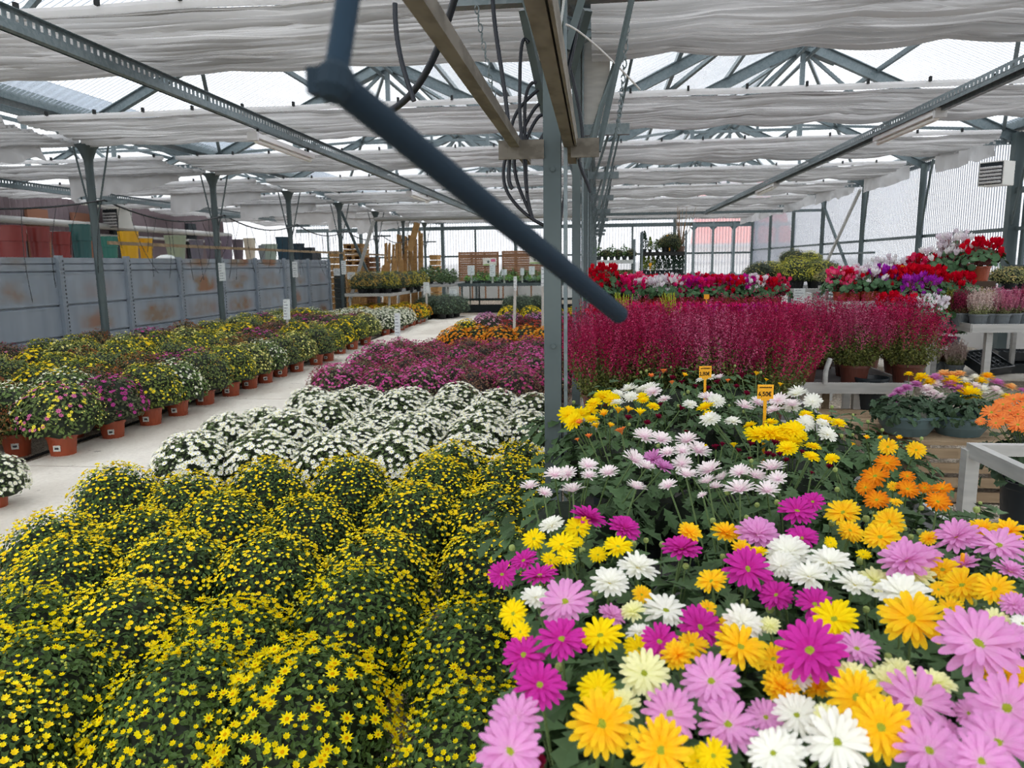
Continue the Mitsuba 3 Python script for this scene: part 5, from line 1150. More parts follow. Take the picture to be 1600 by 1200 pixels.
for v_ in range(3): heather(f'heather_{v_}', 800 + v_, 230, .56, .34, HC_ if v_ < 2 else [S(178, 66, 110), S(158, 50, 92), S(206, 116, 148)], HG, .5, .0105, terracotta(.12, .17, col=S(96, 54, 44)), .15)
for rj, Y in enumerate((4.72, 5.1, 5.5, 5.95, 6.35)):
    xs_ = np.arange(-.02 + (.16 if rj % 2 else 0), 1.34, .36)
    for ci, x in enumerate(xs_):
        k = thing('pink_heather', f'crimson pink heather on the bench behind the daisies, {ORD[ci + 1]} from the square post, {ORD[rj + 1]} row', 'heather', 'crimson heathers'); inst(k, f'group_heather_{(rj + ci) % 3}', (x + rng.normal(0, .02), Y, .6), rng.uniform(0, 6), rng.uniform(.94, 1.06), STUFF)
for rj, Y in enumerate((6.05, 6.5, 6.95)):
    for ci, x in enumerate(np.arange(1.62 + (.1 if rj % 2 else 0), 2.75, .4)):
        k = thing('pink_heather', f'crimson pink heather over the broad bench rim, {ORD[ci + 1]} along in the {ORD[rj + 1]} row', 'heather', 'crimson heathers'); inst(k, f'group_heather_{(rj + ci + 1) % 3}', (x, Y, .62), rng.uniform(0, 6), rng.uniform(.9, 1.0), STUFF)
gpot = terracotta(.1, .16, col=S(104, 110, 114))
heather('calluna_0', 820, 90, .34, .19, [S(216, 196, 190), S(228, 216, 206)], [S(150, 156, 110)], .3, .013, gpot, .14, .25)
heather('calluna_1', 821, 90, .34, .19, [S(196, 108, 148), S(210, 140, 166)], [S(120, 122, 84)], .3, .013, gpot, .14, .25)
heather('calluna_2', 822, 90, .32, .17, [S(164, 172, 74), S(190, 184, 110)], [S(150, 160, 70)], .3, .013, gpot, .14, .3)
heather('calluna_3', 823, 90, .33, .18, [S(150, 50, 84), S(170, 70, 96)], [S(110, 92, 66)], .3, .013, gpot, .14, .25)
for ci, (px, Y, v_, nm) in enumerate(((1462, 9.9, 3, 'dark red'), (1480, 9.7, 2, 'green tipped'), (1500, 9.55, 3, 'dark red and pale'), (1512, 9.75, 0, 'pale pink'), (1529, 9.35, 0, 'white and pink'), (1546, 9.45, 0, 'silvery white'), (1564, 9.4, 1, 'pink'), (1582, 9.5, 1, 'rose pink'), (1598, 9.6, 3, 'crimson'), (1520, 10.0, 0, 'blush'), (1555, 10.0, 1, 'soft pink'), (1590, 10.0, 3, 'wine red'), (1538, 9.9, 2, 'yellow green'))):
    p = atY(px, 490, Y); k = thing('bud_heather', f'{nm} budding heather in a grey pot on the corner bench, {ORD[ci + 1] if ci < 9 else "back row"}', 'heather', 'budding heathers'); inst(k, f'group_calluna_{v_}', (p[0], Y, .78), rng.uniform(0, 6), 1.0, STUFF)
for ci, (px, py) in enumerate(((1425, 580), (1450, 575), (1475, 572), (1490, 578))):
    p = at(px, py + 12, .0); k = thing('bud_heather', f'wine red budding heather standing on the gravel behind the pompon bowl, {ORD[ci + 1]} one', 'heather', 'heathers on the gravel'); inst(k, f'group_calluna_{(3, 0, 3, 0)[ci]}', (p[0], p[1], 0), rng.uniform(0, 6), 1.15, STUFF)
# yellow grass tufts and a few white sprays
for ci, (px, py) in enumerate(((980, 468), (1055, 468))):
    p = atY(px, py, 8.2); k = thing('grass_tuft', f'bright yellow green tuft rising behind the heather, {("nearer the square post", "farther from the post")[ci]}', 'plant'); m = MB(); r = np.random.default_rng(ci + 5)
    for i in range(60):
        d = r.normal(0, .05, 2); m.bar([p[0], p[1], .75], [p[0] + d[0] - .08, p[1] + d[1], p[2] + r.uniform(-.06, .09)], .008, .003, S(170, 184, 50) * r.uniform(.8, 1.1))
    part(k, 'blades', m, 'leaf', kind='stuff'); part(k, 'pot', MB().lathe([(0, .5), (.07, .5), (.085, .72), (0, .72)], 14, (p[0], p[1], 0), BLK), 'plastic')
k = thing('bench', 'low shelf under the two yellow green tufts', 'bench'); m = MB(); m.box([.9, 8.2, .47], (2.2, .4, .05), S(120, 122, 122)); part(k, 'tray', m)
for x in (-.1, 1.9):
    m = MB(); m.bar([x, 8.2, 0], [x, 8.2, .45], .05, .05, up=(0, 1, 0)); part(k, 'leg', m, 'alu')

# ------------------------------------------------------------------ cyclamens
def cyclamen(name, seed, cols, sc=1.0, leafc=S(66, 98, 66)):
    r = np.random.default_rng(seed); fo, bl = MB(), MB(); n = 75; d = sphere_pts(n, .05, r, .6); pos = d * np.array([.2, .2, .13]) + [0, 0, .16]
    a = np.linspace(0, 2 * np.pi, 8, endpoint=False); lv = np.vstack([[.1, 0, .1], np.stack([.5 + .5 * np.cos(a), .5 * np.sin(a) * 1.05, .06 * np.cos(2 * a)], 1)]); lv[5] = [.16, 0, 0]
    lf = np.array([[0, 1 + i, 1 + (i + 1) % 8] for i in range(8)]); lc = np.ones((9, 3)); lc[0] = [1.9, 1.7, 1.7]
    scatter(fo, (lv, lf, lc), pos, frames(d + [0, 0, .35] + r.normal(0, .3, d.shape), r), .075 * r.uniform(.7, 1.2, n), np.repeat(np.array([leafc]), n, 0), r.uniform(.7, 1.15, n))
    pv, pf, n5 = [], [], 0
    for i in range(5):
        g_ = i * 1.2566; ca, sa = np.cos(g_), np.sin(g_)
        q = np.array([[.12, -.1, 0], [.12, .1, 0], [.34, .26, .5], [.34, -.26, .5], [.28, 0, 1.0]]); pv.append(np.stack([q[:, 0] * ca - q[:, 1] * sa, q[:, 0] * sa + q[:, 1] * ca, q[:, 2]], 1)); pf.append(np.array([[0, 1, 2], [0, 2, 3], [3, 2, 4]]) + n5); n5 += 5
    m_ = 46; u = np.sqrt(r.uniform(0, 1, m_)); a = r.uniform(0, 6.28, m_); p = np.stack([.17 * u * np.cos(a), .17 * u * np.sin(a), .33 + .07 * r.normal(0, 1, m_).clip(-1, 1) - .06 * u], 1)
    cc = np.array(cols)[r.integers(0, len(cols), m_)]
    scatter(bl, (np.vstack(pv), np.vstack(pf), np.ones((25, 3))), p, frames(np.stack([np.cos(a) * .3, np.sin(a) * .3, 1 + 0 * a], 1) + r.normal(0, .2, (m_, 3)), r), .062 * r.uniform(.8, 1.15, m_), cc, r.uniform(.85, 1.1, m_))
    for i in range(m_): fo.bar([p[i, 0] * .4, p[i, 1] * .4, .15], p[i], .005, .005, S(130, 80, 80))
    return proto(name, {'foliage': plyd(fo, 'leaf'), 'blossoms': plyd(bl, 'petal'), 'pot': plyd(terracotta(.085, .14), 'plastic', 30)})
CYKIND = {'hot pink': [S(240, 44, 130), S(226, 30, 110)], 'red': [S(222, 20, 50), S(200, 14, 40)], 'white': [S(250, 248, 248), S(240, 236, 240)], 'magenta': [S(216, 30, 160), S(190, 24, 140)], 'rose': [S(246, 110, 150), S(236, 70, 124)], 'purple': [S(170, 40, 180), S(190, 60, 196)], 'crimson': [S(190, 16, 64), S(224, 60, 110)]}
for i, (nm, c) in enumerate(CYKIND.items()): cyclamen('cyclamen_' + nm.replace(' ', '_'), 900 + i, c)
def cyc(rows_):
    for (where, z, Y, lst, sc) in rows_:
        for ci, (px, nm) in enumerate(lst):
            x = atY(px, 450, Y)[0]; k = thing('cyclamen', f'{nm} cyclamen on {where}, {ORD[ci + 1]} along', 'cyclamen', 'cyclamens on ' + where); inst(k, 'group_cyclamen_' + nm.replace(' ', '_'), (x, Y + rng.normal(0, .04), z), rng.uniform(0, 6), sc * rng.uniform(.93, 1.06), STUFF)
H_, R_, W_, M_, O_, C_, P_ = 'hot pink', 'red', 'white', 'magenta', 'rose', 'crimson', 'purple'
def lst(a, b, s): return list(zip(np.linspace(a, b, len(s)), s))
cyc([('the back step', 1.01, 11.5, lst(936, 1112, [R_, O_, C_, O_, H_, R_, H_, C_, C_, R_]), 1.0), ('the middle step', .97, 10.35, lst(938, 1212, [W_, O_, H_, H_, W_, W_, W_, H_, M_, H_, H_, R_, M_, W_, R_, C_]), 1.05),
     ('the middle step behind the first row', .97, 10.75, lst(945, 1200, [O_, H_, W_, W_, H_, M_, H_, M_, R_, C_]), 1.0), ('the low front step', .67, 9.1, lst(940, 1245, [R_, C_, H_, H_, R_, H_, C_, H_, H_, M_, H_, M_, M_, M_, H_, O_]), 1.0),
     ('the low front step behind', .67, 9.55, lst(950, 1240, [R_, H_, C_, R_, H_, M_, H_, H_, M_, M_, H_, H_]), 1.0)])
k = thing('cyclamen', 'tall red and white cyclamen beside the middle posts', 'cyclamen'); p = atY(943, 420, 10.0); inst(k, 'group_cyclamen_red', (p[0], 10.1, 1.12), 1, 1.15, STUFF)
k = thing('cyclamen', 'red cyclamen low beside the middle posts', 'cyclamen'); p = atY(932, 440, 9.8); inst(k, 'group_cyclamen_red', (p[0], 9.95, .98), 2, 1.15, STUFF)
k = thing('upturned_crate', 'grey crate lifting the tall red cyclamen', 'crate'); m = MB(); m.box([atY(943, 420, 10.1)[0], 10.1, 1.04], (.3, .1, .14), S(90, 92, 92)); put(k, m, 'matte')
zs = atY(1350, 476, 9.6)[2]
cyc([('the white edged shelf', zs, 9.85, lst(1314, 1440, [O_, R_, W_, P_, R_, R_, R_]), 1.15), ('the white edged shelf behind', zs, 10.25, lst(1320, 1446, [H_, W_, W_, R_, R_, H_, R_]), 1.15)])
for (px, Y, z, nm, lb, sc) in ((1440, 9.5, zs - .12, P_, 'purple cyclamen sitting low at the end of the white edged shelf', 1.2), (1388, 10.9, 1.15, W_, 'white cyclamen on the raised shelf, beside the yellow tag', 1.2), (1424, 10.9, 1.15, C_, 'crimson cyclamen on the raised shelf', 1.2), (1447, 11.0, 1.15, R_, 'red cyclamen on the raised shelf beside the white ones', 1.25),
                           (1472, 10.9, 1.14, W_, 'big leafy white cyclamen on the raised shelf', 1.55), (1496, 11.0, 1.3, W_, 'tall white cyclamen behind the big red one', 1.6), (1530, 10.6, 1.29, R_, 'big red cyclamen topmost on the dark box', 1.4), (1478, 9.9, .98, R_, 'red cyclamen behind the budding heathers, first', 1.1), (1496, 9.95, .98, R_, 'red cyclamen behind the budding heathers, second', 1.1),
                           (1440, 9.3, .72, W_, 'white cyclamen under the shelf end beside the corner bench', 1.1), (1455, 9.3, .72, W_, 'white cyclamen tucked behind the heather end', 1.1), (1404, 9.2, .74, R_, 'red cyclamen peeping over the heather end', 1.15), (1395, 9.0, .6, H_, 'hot pink cyclamen behind the heather end', 1.1)):
    p = atY(px, 440, Y); k = thing('cyclamen', lb, 'cyclamen'); inst(k, 'group_cyclamen_' + nm.replace(' ', '_'), (p[0], Y, z), rng.uniform(0, 6), sc, STUFF)
k = thing('wooden_box', 'dark wooden box lifting the big red cyclamen', 'box'); p0, p1 = atY(1498, 445, 10.6), atY(1545, 445, 10.6); m = MB(); m.box([(p0[0] + p1[0]) / 2, 10.6, 1.21], (p1[0] - p0[0], .35, .16), S(84, 70, 58)); put(k, m, 'matte')
k = thing('bench', 'low shelf of cyclamens tucked behind the heather end', 'bench'); p0, p1 = atY(1380, 470, 9.2), atY(1468, 470, 9.2); m = MB(); m.box([(p0[0] + p1[0]) / 2, 9.15, .58], (p1[0] - p0[0], .5, .04), S(150, 150, 148)); part(k, 'tray', m)
for x in (p0[0] + .1, p1[0] - .1):
    m = MB(); m.bar([x, 9.15, 0], [x, 9.15, .56], .05, .05, up=(0, 1, 0)); part(k, 'leg', m, 'alu')
# pots of dark evergreens under the corner bench
for ci, (px, lb) in enumerate(((1563, 'dark evergreen in a blue pot under the corner bench'), (1598, 'second dark evergreen in a blue pot under the corner bench'), (1482, 'dark leafy plant under the corner bench beside its leg'))):
    p = at(px, 550, 0); k = thing('evergreen', lb, 'shrub'); fo, _ = dome(950 + ci, .26, .22, .42, 700, .06, S(60, 86, 58), .3, []); tw = M4((p[0], p[1], 0)); put(k + '__foliage', fo, 'leaf', to_world=tw); tag(k + '__foliage', kind='stuff')
    put(k + '__pot', terracotta(.15, .26, col=S(36, 56, 88)), 'plastic', 30, to_world=tw)
# ------------------------------------------------------------------ large flowered daisies on the front bench
COL = {'Y': S(255, 234, 24), 'O': S(255, 206, 36), 'W': S(250, 250, 240), 'C': S(248, 246, 196), 'P': S(238, 186, 226), 'M': S(206, 46, 160), 'L': S(250, 234, 241), 'R': S(112, 18, 48), 'B': S(248, 178, 30), 'A': S(248, 168, 96), 'Q': S(222, 150, 206), 'K': S(250, 214, 150)}
TIP = {'B': S(236, 132, 36), 'L': S(254, 246, 249), 'P': S(230, 156, 214), 'M': S(214, 60, 172), 'A': S(246, 146, 74), 'O': S(255, 214, 46)}
NAMEC = {'Y': 'yellow', 'O': 'gold', 'W': 'white', 'C': 'cream', 'P': 'lilac pink', 'M': 'magenta', 'L': 'pale pink', 'R': 'dark red', 'B': 'bronze', 'A': 'apricot', 'Q': 'lilac', 'K': 'peach'}
def petal(c, tip, wid=.3, up=.1, droop=.14, ns=5):
    t = np.array([0, .22, .46, .7, .88, .97, 1.0]); ns = 6; w = wid * .5 * np.array([.34, .66, .92, 1, .82, .46, .08])
    z = up * t * 1.6 - droop * t * t
    v = []
    for i in range(ns + 1): v += [[t[i], -w[i], z[i] + w[i] * .3], [t[i], 0, z[i]], [t[i], w[i], z[i] + w[i] * .3]]
    f = []
    for i in range(ns):
        a = 3 * i; f += [[a, a + 3, a + 4], [a, a + 4, a + 1], [a + 1, a + 4, a + 5], [a + 1, a + 5, a + 2]]
    cc = np.repeat(c[None] * (1 - t[:, None] ** 1.5) + tip[None] * t[:, None] ** 1.5, 3, 0)
    return np.array(v), np.array(f), cc
def rot_z(a): c, s = math.cos(a), math.sin(a); return np.array([[c, -s, 0], [s, c, 0], [0, 0, 1.0]])
def rot_y(a): c, s = math.cos(a), math.sin(a); return np.array([[c, 0, s], [0, 1.0, 0], [-s, 0, c]])
def layers(kind):
    # (number of petals, length, elevation, width)
    if kind == 'single': return [(19, 1.0, .08, .23), (15, .87, .3, .22)]
    if kind == 'double': return [(18, 1.0, .12, .26), (15, .86, .42, .25), (12, .66, .8, .24)]
    if kind == 'spider': return [(16, 1.0, .3, .2), (14, .92, .6, .2), (10, .74, .95, .2)]
    if kind == 'pompon': return [(16, 1.0, .0, .3), (16, .95, .35, .3), (14, .85, .7, .3), (10, .7, 1.1, .3)]
    return [(9, .9, 1.0, .34), (7, .8, 1.25, .3)]
_fl = {}
def flower_mats(kind, seed):
    r = np.random.default_rng(seed); out = []
    for li, (n, L, el, w) in enumerate(layers(kind)):
        for i in range(n):
            a = 2 * np.pi * (i + .5 * li) / n + r.normal(0, .05)
            out.append((li, rot_z(a) @ rot_y(-el + r.normal(0, .09)) * L * r.uniform(.92, 1.06)))
    return out
def flower_mesh(code, kind, v_):
    key = (code, kind, v_)
    if key not in _fl:
        m = MB(); ws = layers(kind)
        for li, M in flower_mats(kind, v_ * 7 + 3):
            v, f, c = petal(COL[code], TIP.get(code, COL[code]), ws[li][3], .1, .16 if kind != 'bud' else .4); m.add(v @ M.T + [0, 0, .03 * li], f, c)
        _fl[key] = plyd(m, 'petal')
    return _fl[key]
_pt = {}
def petal_ply(code, kind, li):
    key = (code, kind, li)
    if key not in _pt:
        m = MB(); m.add(*petal(COL[code], TIP.get(code, COL[code]), layers(kind)[li][3], .1, .16)); _pt[key] = plyd(m, 'petal', True)
    return _pt[key]
dsk = {}
def disc_ply(c, nm):
    if nm not in dsk:
        m = MB(); v, f, cc = disct(c, 12); m.add(v, f, cc)
        r = np.random.default_rng(1); n = 40; u = np.sqrt(r.uniform(0, 1, n)) * .85; a = r.uniform(0, 6.28, n)
        scatter(m, budt(c), np.stack([u * np.cos(a), u * np.sin(a), .36 - .2 * u * u], 1), np.repeat(np.eye(3)[None], n, 0), .12, None, r.uniform(.7, 1.25, n)); dsk[nm] = plyd(m, 'matte')
    return dsk[nm]
# the mum leaf: lobed, folded along its rib
lx = np.array([0, .1, .24, .36, .48, .6, .72, .86, 1.0]); lw = np.array([.03, .05, .24, .14, .33, .17, .27, .16, .0])
_lv, _lf = [], []
for x, w in zip(lx, lw): _lv += [[x + .1 * (w > .2), -w, .3 * w - .16 * x * x], [x, 0, -.16 * x * x], [x + .1 * (w > .2), w, .3 * w - .16 * x * x]]
for i in range(len(lx) - 1):
    a = 3 * i; _lf += [[a, a + 3, a + 4], [a, a + 4, a + 1], [a + 1, a + 4, a + 5], [a + 1, a + 5, a + 2]]
MLEAF = (np.array(_lv), np.array(_lf), np.ones((len(_lv), 3)))
Z5, Z6, Z7, Z8, ZB = (750, 560, 3.2), (740, 825, 3.2), (1160, 825, 3.2), (1200, 550, 4.0), (1380, 560, 7.27)
FL = []
def fl_list(o, zpl, kind, txt):
    for it in txt.split(';'):
        it = it.strip()
        if not it: continue
        c, x, y, d = it.split(); FL.append((o[0] + float(x) / o[2], o[1] + float(y) / o[2], float(d) / o[2], c, zpl, kind))
ZT = 1.0
fl_list(Z5, ZT, 'double', 'M 540 805 190;W 360 840 140;M 720 855 170')
fl_list(Z5, ZT, 'single', 'Y 490 850 140;Y 410 935 160;Y 270 905 120;Y 690 945 150;Y 590 985 100;Y 350 1012 105;Y 430 1000 100;Y 490 920 60;M 220 1015 150;M 110 1080 140;M 300 1090 190')
fl_list(Z6, ZT, 'single', 'M 250 640 220;M 440 560 250;M 330 790 260;P 210 960 270;P 180 1120 330;P 460 375 260;Y 200 430 150;Y 235 520 110;M 1130 500 230;M 930 570 190;O 1330 600 270;O 1500 660 180;O 1090 590 170;P 1190 770 290;Y 620 810 200;P 980 930 270;P 1270 990 300;P 1460 950 190;W 1500 1130 250;M 1370 210 240;M 1510 340 170;W 960 420 240;C 850 730 250;Y 635 545 240;Y 830 610 170;O 640 985 330;O 930 1110 320;O 1170 405 95;O 1190 270 160;O 1280 520 160;Y 1200 1140 170;Y 1120 1170 150;O 840 335 100')
fl_list(Z6, ZT, 'double', 'W 310 350 150;W 820 205 210;W 680 280 200;O 1080 25 130;O 1260 30 150;P 1420 40 220;M 1040 110 200;O 1340 110 110;Y 1420 130 110;W 1540 190 150;C 800 420 130;P 690 440 140;W 830 530 140;O 1020 640 170;W 1340 475 200;C 1480 490 110;C 740 900 200;O 1540 800 190;W 1560 920 150;R 320 1170 90')
fl_list(Z7, ZT, 'double', 'W 230 130 220;W 435 180 220;W 335 250 200;C 660 270 170;W 560 290 190;W 800 340 270;P 820 170 260;P 900 150 190;C 870 235 170;P 1070 50 220;P 1110 190 160;P 1340 220 160;P 1360 385 140;O 1200 15 170;O 1330 25 170;O 930 55 90;W 60 490 120;C 780 720 160;C 730 780 210;C 960 785 200;C 550 745 180;C 420 940 130;P 1010 1010 140;O 380 800 160;O 190 800 190;C 1260 470 150')
fl_list(Z7, ZT, 'single', 'M 300 55 150;O 540 30 120;O 690 50 180;Y 440 75 70;Y 605 135 75;W 200 185 170;M 170 340 170;M 360 385 190;O 1000 215 180;O 1100 290 200;O 1260 310 190;P 1280 95 260;O 850 460 310;O 1040 405 130;O 980 310 90;P 1180 585 400;P 1330 560 220;Y 460 460 230;M 340 620 340;P 570 610 220;W 270 750 150;O 570 850 270;P 870 870 340;P 1320 900 340;O 1310 745 230;W 270 940 230;W 190 1130 250;W 470 1070 330;O 690 1000 310;P 930 1120 350;P 1130 930 150;P 1280 1080 330;P 1190 1170 300;P 430 590 160;W 1400 480 110;P 1400 1000 200')
fl_list(Z5, ZT, 'spider', 'L 250 650 110;L 320 680 90;L 375 590 120;L 440 585 110;L 465 670 140;L 540 545 110;L 545 595 95;L 645 580 115;L 820 400 130;L 905 415 120;L 1035 420 130;L 765 515 140;Q 870 510 120;L 940 480 100;L 1010 470 100;L 1090 470 130;L 830 550 100;Q 915 550 110;L 1010 535 115;L 780 655 120;L 945 645 105;L 1030 590 110;L 1150 570 150;L 1140 625 120;L 1115 690 60;L 1215 605 100;L 1300 580 120;L 1375 600 130;L 1460 560 150;L 1490 610 110;L 1300 670 170;L 1435 670 130;L 1060 590 90;L 1180 650 90')
fl_list(Z5, ZT, 'double', 'Y 440 285 110;Y 500 290 120;Y 550 270 90;Y 470 320 110;Y 560 310 80;Y 620 200 120;Y 660 210 90;Y 570 230 90;W 745 160 100;W 690 185 80;W 755 195 80;W 800 165 80;W 845 160 120;W 690 225 80;L 865 175 100;L 920 210 80;Y 805 200 80;Y 865 245 70;Y 820 215 60;W 1050 235 80;L 1140 205 110;W 1180 215 90;Y 1130 250 100;Y 1140 280 60;W 1150 310 110;W 1265 320 90;Y 1350 340 75;Y 1455 325 75;Y 1390 390 150;Y 1450 380 140;Y 1520 370 120;Y 1570 360 110;Y 1550 430 140;W 1110 110 70;W 1150 100 70')
fl_list(Z5, ZT, 'spider', 'L 1320 250 110;L 1390 230 100;L 1440 215 90;L 1500 215 100;L 1560 240 100;L 1460 270 100;W 1590 180 110;L 1200 100 60')
fl_list(Z5, ZT, 'bud', 'O 620 290 80;O 690 275 85;O 740 270 75;Y 800 285 90;O 585 350 75;O 650 345 60;A 710 380 95;A 545 400 60;A 500 330 60;A 915 75 60;A 855 95 50;O 1020 92 50;A 960 130 50;A 490 415 45;R 740 310 65;R 835 330 55;R 890 300 55;R 1000 260 60;R 1030 375 45;R 905 240 50;R 1180 455 65;R 1210 440 55;R 1350 440 65;R 1470 435 75;R 1440 490 65;R 1500 490 55;R 1350 510 45;R 1530 515 45;Y 1120 450 55;Y 1270 445 65;R 1290 470 50;R 960 110 60;R 1010 130 55;R 1080 150 55;R 1140 160 55;R 1190 130 60;R 1310 100 70;R 1330 185 55;R 1280 150 50;O 1380 85 50;O 1430 115 40;O 1500 140 50;A 1240 120 45')
fl_list(Z8, ZT, 'double', 'Y 240 400 100;Y 350 430 110;Y 440 450 100;Y 280 600 110;Y 120 610 140;Y 130 490 110;Y 200 530 100;Y 60 550 160;Y 270 660 110;Y 400 670 90;W 230 450 120;W 370 520 130;W 340 450 90;W 170 270 110;W 280 310 120;W 150 350 120;L 60 310 110;L 40 370 110;W 250 420 80')
fl_list(Z8, ZT, 'bud', 'O 615 545 60;O 705 545 50;O 820 545 60;O 525 585 50;R 210 640 70;R 380 730 70;R 270 765 50;R 110 690 50;R 30 660 70;R 60 580 60')
fl_list(Z8, ZT, 'single', 'O 750 595 120;O 925 615 120;B 745 700 160;B 670 780 170;B 610 850 120;B 680 930 160;B 870 780 100;B 870 860 140;O 780 840 70;O 800 940 80;B 1090 860 130;B 1060 940 160;B 980 850 80;M 180 1000 230;M 280 940 150;M 210 1150 200;O 470 1010 220;O 510 1120 160;O 710 1140 220;O 760 1065 190')
PL = [(905, 868, 'with yellow and white daisies before the square post'), (925, 1010, 'with magenta daisies at the yellow bed side of the bench'), (910, 1150, 'with lilac pink daisies at the front corner of the bench'), (1010, 935, 'with white daisies behind the gold ones'),
      (1000, 1085, 'with big gold daisies at the bench front'), (1160, 880, 'with magenta and gold daisies before the dark gap'), (1150, 1010, 'with orange gold daisies amid the magenta ones'), (1120, 1130, 'with lilac daisies before the bench front edge, first'), (1270, 905, 'with double white daisies behind the magenta ones'),
      (1260, 1010, 'with one big magenta daisy amid lilac ones'), (1300, 1130, 'with white daisies at the bench front'), (1400, 960, 'with white daisies beside the tall gold ones'), (1400, 1090, 'with gold daisies among lilac and white'), (1500, 905, 'with gold daisies around the edge-on price tag'), (1560, 1000, 'with the largest lilac daisy'),
      (1540, 1140, 'with lilac pink daisies at the bench corner under the large lilac one'), (1560, 840, 'with lilac and gold daisies beside the bare bench frame'), (1240, 815, 'with magenta daisies beside the gold ones, behind the white'), (1345, 830, 'with gold daisies before the bronze ones'), (1440, 880, 'with lilac daisies behind the white ones'),
      (890, 765, 'with pale pink daisies nearest the square post'), (1000, 735, 'with pale pink daisies in the middle of the bench'), (1110, 745, 'with pale pink daisies beside the white ones'), (1190, 755, 'with white pink daisies before the dark red buds'), (1405, 800, 'with bronze daisies at the gravel side'), (1240, 700, 'with bright yellow daisies and dark red buds'),
      (905, 655, 'with yellow daisies beside the square post'), (980, 615, 'with white daisies under the heather'), (960, 680, 'with orange buds behind the pale pink ones'), (1060, 655, 'with dark red buds in the middle'), (1120, 645, 'with yellow and white flowers before the price tag'), (1190, 635, 'with pinkish white daisies around the price tag reading 4,50'), (1290, 665, 'with white daisies beside the bench leg'),
      (1390, 705, 'with orange buds before the wooden crate'), (1050, 595, 'with scattered orange buds under the heather'), (1140, 592, 'with dark red flowers under the heather')]
pl_pos = [at(x, y, .9) for x, y, _ in PL]; pl_pos[-5:] = [p * [1, 1, 0] + [0, 0, .9] for p in pl_pos[-5:]]
keys, nleafs = [], []
rng = np.random.default_rng(77)
for i, (p, (px, py, lb)) in enumerate(zip(pl_pos, PL)):
    k = thing('daisy_chrysanthemum', 'potted chrysanthemum ' + lb, 'chrysanthemum'); keys.append(k)
    put(k + '__pot', terracotta(.1, .16, col=S(40, 46, 50)), 'plastic', 30, to_world=M4((p[0], p[1], .6)))
    near = i < 20
    # leaves: a dome of lobed leaves under the flowers
    n = 130 if near else 150; d = sphere_pts(n, -.05, rng, .9); rr = rng.uniform(.55, 1.05, n) ** .6
    R_ = (.14 if i in (0, 1, 2) else .19) if near else (.16 if i in (24, 33) else .24); H = .19
    pos = d * np.array([R_, R_, H]) * rr[:, None] + [p[0], p[1], .775]
    out = d.copy(); out[:, 2] = 0; out = out / (np.linalg.norm(out, axis=1, keepdims=True) + 1e-6) + rng.normal(0, .4, (n, 3)) * [1, 1, .3]
    nz = d * .5 + [0, 0, .8] + rng.normal(0, .22, (n, 3)); nz /= np.linalg.norm(nz, axis=1, keepdims=True)
    xv = out - nz * (out * nz).sum(1, keepdims=True); xv /= np.linalg.norm(xv, axis=1, keepdims=True); fr = np.stack([xv, np.cross(nz, xv), nz], -1)
    sz = rng.uniform(.05, .088, n) * (1 if near else .95); tone = rng.uniform(.72, 1.2, n); gc = S(70, 98, 62)
    idx = np.argsort(-pos[:, 2] + .3 * pos[:, 1]); own = set(idx[:22].tolist()) if near else set()
    m = MB(); sel = [j for j in range(n) if j not in own]
    scatter(m, MLEAF, pos[sel], fr[sel], sz[sel], np.repeat(gc[None], len(sel), 0), tone[sel])
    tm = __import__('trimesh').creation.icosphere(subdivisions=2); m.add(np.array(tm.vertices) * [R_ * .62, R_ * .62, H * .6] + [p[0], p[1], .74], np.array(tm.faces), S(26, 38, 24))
    put(k + '__foliage', m, 'leaf'); tag(k + '__foliage', kind='stuff')
    if own:
        ld_ = []
        for t_ in (.78, .95, 1.12): m = MB(); m.add(MLEAF[0], MLEAF[1], gc * t_); ld_.append(plyd(m, 'leaf'))
        for j in own:
            M = np.eye(4); M[:3, :3] = fr[j] * sz[j]; M[:3, 3] = pos[j]; scene[sub(k, 'leaf')] = {**ld_[int(rng.integers(3))], 'to_world': T(M)}
GD, YD = disc_ply(S(150, 158, 34), 'g'), disc_ply(S(214, 196, 60), 'y')
def bud_ply():
    m = MB(); m.lathe([(0, -.5), (.35, -.35), (.5, 0), (.4, .35), (.15, .5), (0, .52)], 8, (0, 0, 0), S(150, 168, 96)); return plyd(m, 'leaf', 40)
BUDP = bud_ply()
def place_flower(holder, c, dia, code, kind, nrm, foot, big, seed):
    r = dia / 2; fk = sub(holder, 'flower'); f3 = frames(np.array([nrm]), np.random.default_rng(seed))[0]
    M = np.eye(4); M[:3, :3] = f3 * r; M[:3, 3] = c
    if big:
        for li, Mp in flower_mats(kind, seed % 5):
            Q = np.eye(4); Q[:3, :3] = f3 @ Mp * r; Q[:3, 3] = c + f3[:, 2] * r * .03 * li
            scene[sub(fk, 'petal')] = {**petal_ply(code, kind, li), 'to_world': T(Q)}
    else:
        scene[fk + '__petals'] = {**flower_mesh(code, kind, seed % 3), 'to_world': T(M)}; tag(fk + '__petals', kind='stuff')
    if kind in ('single', 'double'):
        D = np.eye(4); D[:3, :3] = f3 * r * (.2 if kind == 'single' else .15); D[:3, 3] = c + f3[:, 2] * r * .04
        scene[fk + '__disc'] = {**(GD if kind == 'single' else YD), 'to_world': T(D)}
    m = MB(); a = c - f3[:, 2] * r * .03; b = np.asarray(foot); mid = a * .55 + b * .45 - f3[:, 2] * .015
    m.tube([a, mid, b], .0024, 4, S(88, 112, 66), False); put(fk + '__stem', m, 'leaf')
    # green calyx under the petals
    return fk
tocam = lambda c: _n(EYE - c)
